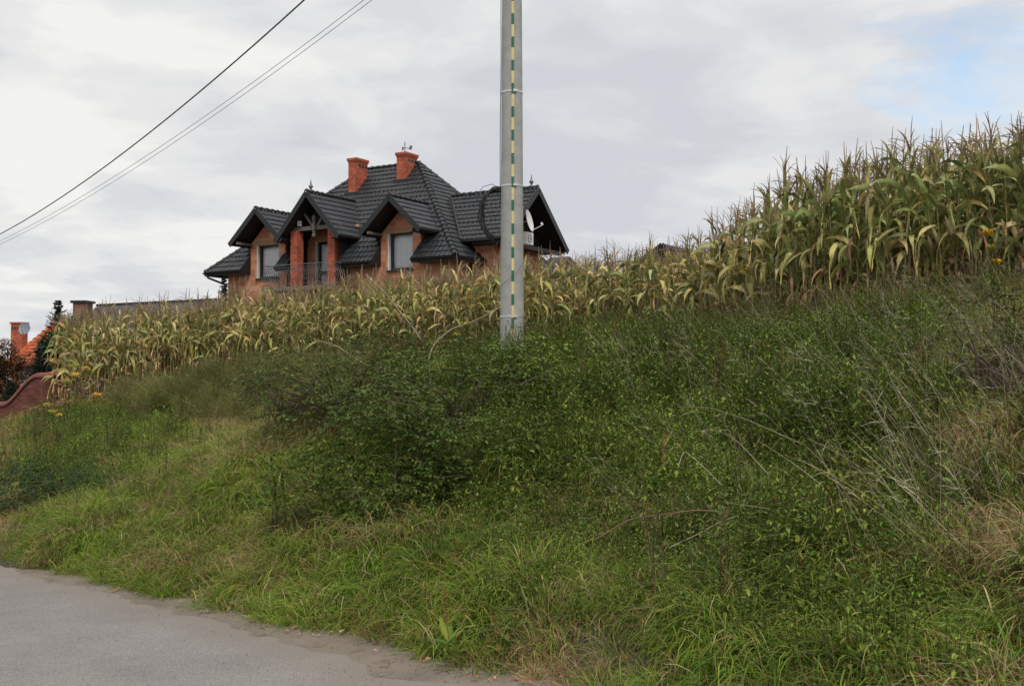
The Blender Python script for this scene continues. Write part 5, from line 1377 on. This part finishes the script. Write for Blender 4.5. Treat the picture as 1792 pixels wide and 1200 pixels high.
P = at(18, 680, 39.5); b0 = g_(P); spruce(b0, at(18, 664, 39.5).z-b0[2], .55, 'small pale green conifer peeking over the low part of the brick wall', [(0.09, 0.13, 0.09)])
P = at(392, 520, 52); b0 = g_(P); spruce(b0, at(390, 484, 52).z-b0[2], 1.3, 'spruce half hidden behind the left corner of the block house', [(0.05, 0.075, 0.05)])
def broadleaf(P, H, blobs, n, LL, pal, label, name='leafy_tree'):
    root = empty(name, P, rv(0, 6), label=label, cat='tree')
    T = MB(); T.tube([(0, 0, 0), (.05, 0, H*.25), (0, .05, H*.5), (0, 0, H*.8)], [.09, .07, .05, .02], 7)
    L = MB()
    for off, rad in blobs:
        T.tube([(0, 0, H*.3), (off[0]*.5, off[1]*.5, (H*.3+off[2])*.5), off], [.05, .03, .012], 5)
        for _ in range(n):
            v = Vector((random.gauss(0, 1), random.gauss(0, 1), random.gauss(0, 1))).normalized(); r_ = random.random()**.4
            p = Vector(off)+Vector((v.x*rad[0], v.y*rad[1], v.z*rad[2]))*r_
            f = noise.noise(p*2.2+Vector((P[0], 0, 0)))
            if f < -.1 and random.random() < .75: continue
            p += v*f*.25; az = rv(0, 6.28); e_ = R(rv(-50, 30))
            leaf_face(L, p, Vector((math.cos(az)*math.cos(e_), math.sin(az)*math.cos(e_), math.sin(e_))), Vector((0, 0, 1)), rv(*LL), rv(*LL)*.5, vary(random.choice(pal), .25, .1))
    T.build('trunk', M['bark'], root); L.build('crown', M['leaf'], root, kind='stuff'); return root
P = at(97, 620, 41.5); b0 = g_(P); zt = at(97, 575, 41.5).z-b0[2]
broadleaf(b0, zt, [((0, 0, zt-.75), (.75, .7, .7)), ((-.3, 0, zt-1.5), (.6, .7, .7)), ((.45, .2, zt-1.3), (.6, .6, .8)), ((.1, 0, zt-2.3), (.9, .8, .8))], 3000, (.11, .19), [(0.045, 0.09, 0.035), (0.06, 0.115, 0.04), (0.035, 0.07, .03)], 'dark green leafy tree between the orange roof and the corn')
P = at(132, 560, 46); b0 = g_(P); zt = at(120, 546, 46).z-b0[2]
broadleaf(b0, zt, [((-.1, 0, zt-.5), (.7, .6, .45)), ((.5, 0, zt-.9), (.8, .6, .5))], 700, (.12, .2), [(0.06, 0.11, 0.03), (0.08, 0.13, 0.035)], 'leafy green tree in front of the slate roof chimney')
P = at(8, 640, 40.5); b0 = g_(P); zt = at(8, 592, 40.5).z-b0[2]
broadleaf(b0, zt, [((0, 0, zt-.8), (.75, .7, .8)), ((-.6, 0, zt-1.4), (.8, .7, .9)), ((.45, -.1, zt-1.3), (.5, .5, .7)), ((.1, 0, zt-2.2), (.8, .7, .8))], 3200, (.09, .15), [(0.17, 0.065, 0.035), (0.12, 0.07, 0.035), (0.075, 0.08, 0.03), (0.2, 0.09, 0.045)], 'rusty red and green garden tree at the left edge above the brick wall', name='copper_tree')

# ------------------------------------------------------------------ loose stones and leaves along the asphalt edge
def stone_proto():
    B = MB(); V_ = []
    for (x, y, z) in ((1, 0, 0), (-1, 0, 0), (0, 1, 0), (0, -1, 0), (0, 0, .8), (0, 0, -.6), (.6, .6, .35), (-.6, .55, .3), (.5, -.6, .35), (-.6, -.6, .3)): V_.append((x*rv(.7, 1.2), y*rv(.6, 1.1), z*rv(.7, 1.1)))
    B.add(V_, [(4, 0, 6), (4, 6, 2), (4, 2, 7), (4, 7, 1), (4, 1, 9), (4, 9, 3), (4, 3, 8), (4, 8, 0), (5, 6, 0), (5, 2, 6), (5, 7, 2), (5, 1, 7), (5, 9, 1), (5, 3, 9), (5, 8, 3), (5, 0, 8)])
    return B
P_, R_, S_, I_ = [], [], [], []
for _ in range(3800):
    s = rv(-2, 30); t = 4.1+random.gauss(.22, .2)-.3*math.exp(-((s-5.75)/.45)**2)*random.random()
    if random.random() < .18: t = 4.1-abs(random.gauss(0, .5))
    if t > 4.9: continue
    dens = .35+.9*math.exp(-((s-5.8)/.5)**2)+.5*math.exp(-((s-9)/1.2)**2)+.6*noise.noise(Vector((s*2, t*3, 1)))
    if random.random() > dens: continue
    x, y = xy(s, t); z = -GR*s+.004; sz = .003+abs(random.gauss(0, .0042))
    if random.random() < .006: sz = rv(.012, .02)
    if t < 4.0: sz = min(sz, .006); z += .01
    P_.append((x, y, z+sz*.2)); R_.append((rv(-.4, .4), rv(-.4, .4), rv(0, 6.28))); S_.append(sz); I_.append(random.randrange(5))
scatter('gravel', protoset(5, stone_proto, 'stone'), P_, R_, S_, I_, kind='stuff', label='loose stones and grit along the broken asphalt edge', cat='gravel')
def dead_leaf():
    B = MB(); leaf_face(B, (0, 0, .006), Vector((1, 0, .1)), Vector((0, 0, 1)), .07, .035, vary(random.choice(BRN), .2), .5); return B
P_, R_, S_, I_ = [], [], [], []
for _ in range(260):
    s = rv(2, 26); t = 4.1+random.gauss(.42, .12); x, y = xy(s, t)
    P_.append((x, y, -GR*s+.012)); R_.append((rv(-.3, .3), rv(-.3, .3), rv(0, 6.28))); S_.append(rv(.5, 1.1)); I_.append(random.randrange(4))
P2_, R2_, S2_, I2_ = [], [], [], []
for _ in range(1500):
    s = rv(-3, 30); t = float(np.interp(s, _S, _T))+random.gauss(-.55, .45); x, y = xy(s, t)
    P2_.append((x, y, float(hgt(x, y))-.02)); R2_.append((rv(-.15, .15), rv(-.15, .15), rv(0, 6.28))); S2_.append(rv(.8, 1.5)); I2_.append(random.randrange(9))
scatter('field_edge_weeds', [o_ for q_ in (protoset(3, nettle_grass, 'weed'), protoset(3, tallweed, 'weed'), protoset(3, lambda: grass_clump(50, .5, .95, G1+DR, .3, .002, .004, .18, (40, 120)), 'grass')) for o_ in q_], P2_, R2_, S2_, I2_, kind='stuff', label='tall weeds and rank grass along the foot of the corn', cat='weeds')
scatter('leaf_litter', protoset(4, dead_leaf, 'dry'), P_, R_, S_, I_, kind='stuff', label='dead leaves caught between asphalt and grass', cat='leaf litter')
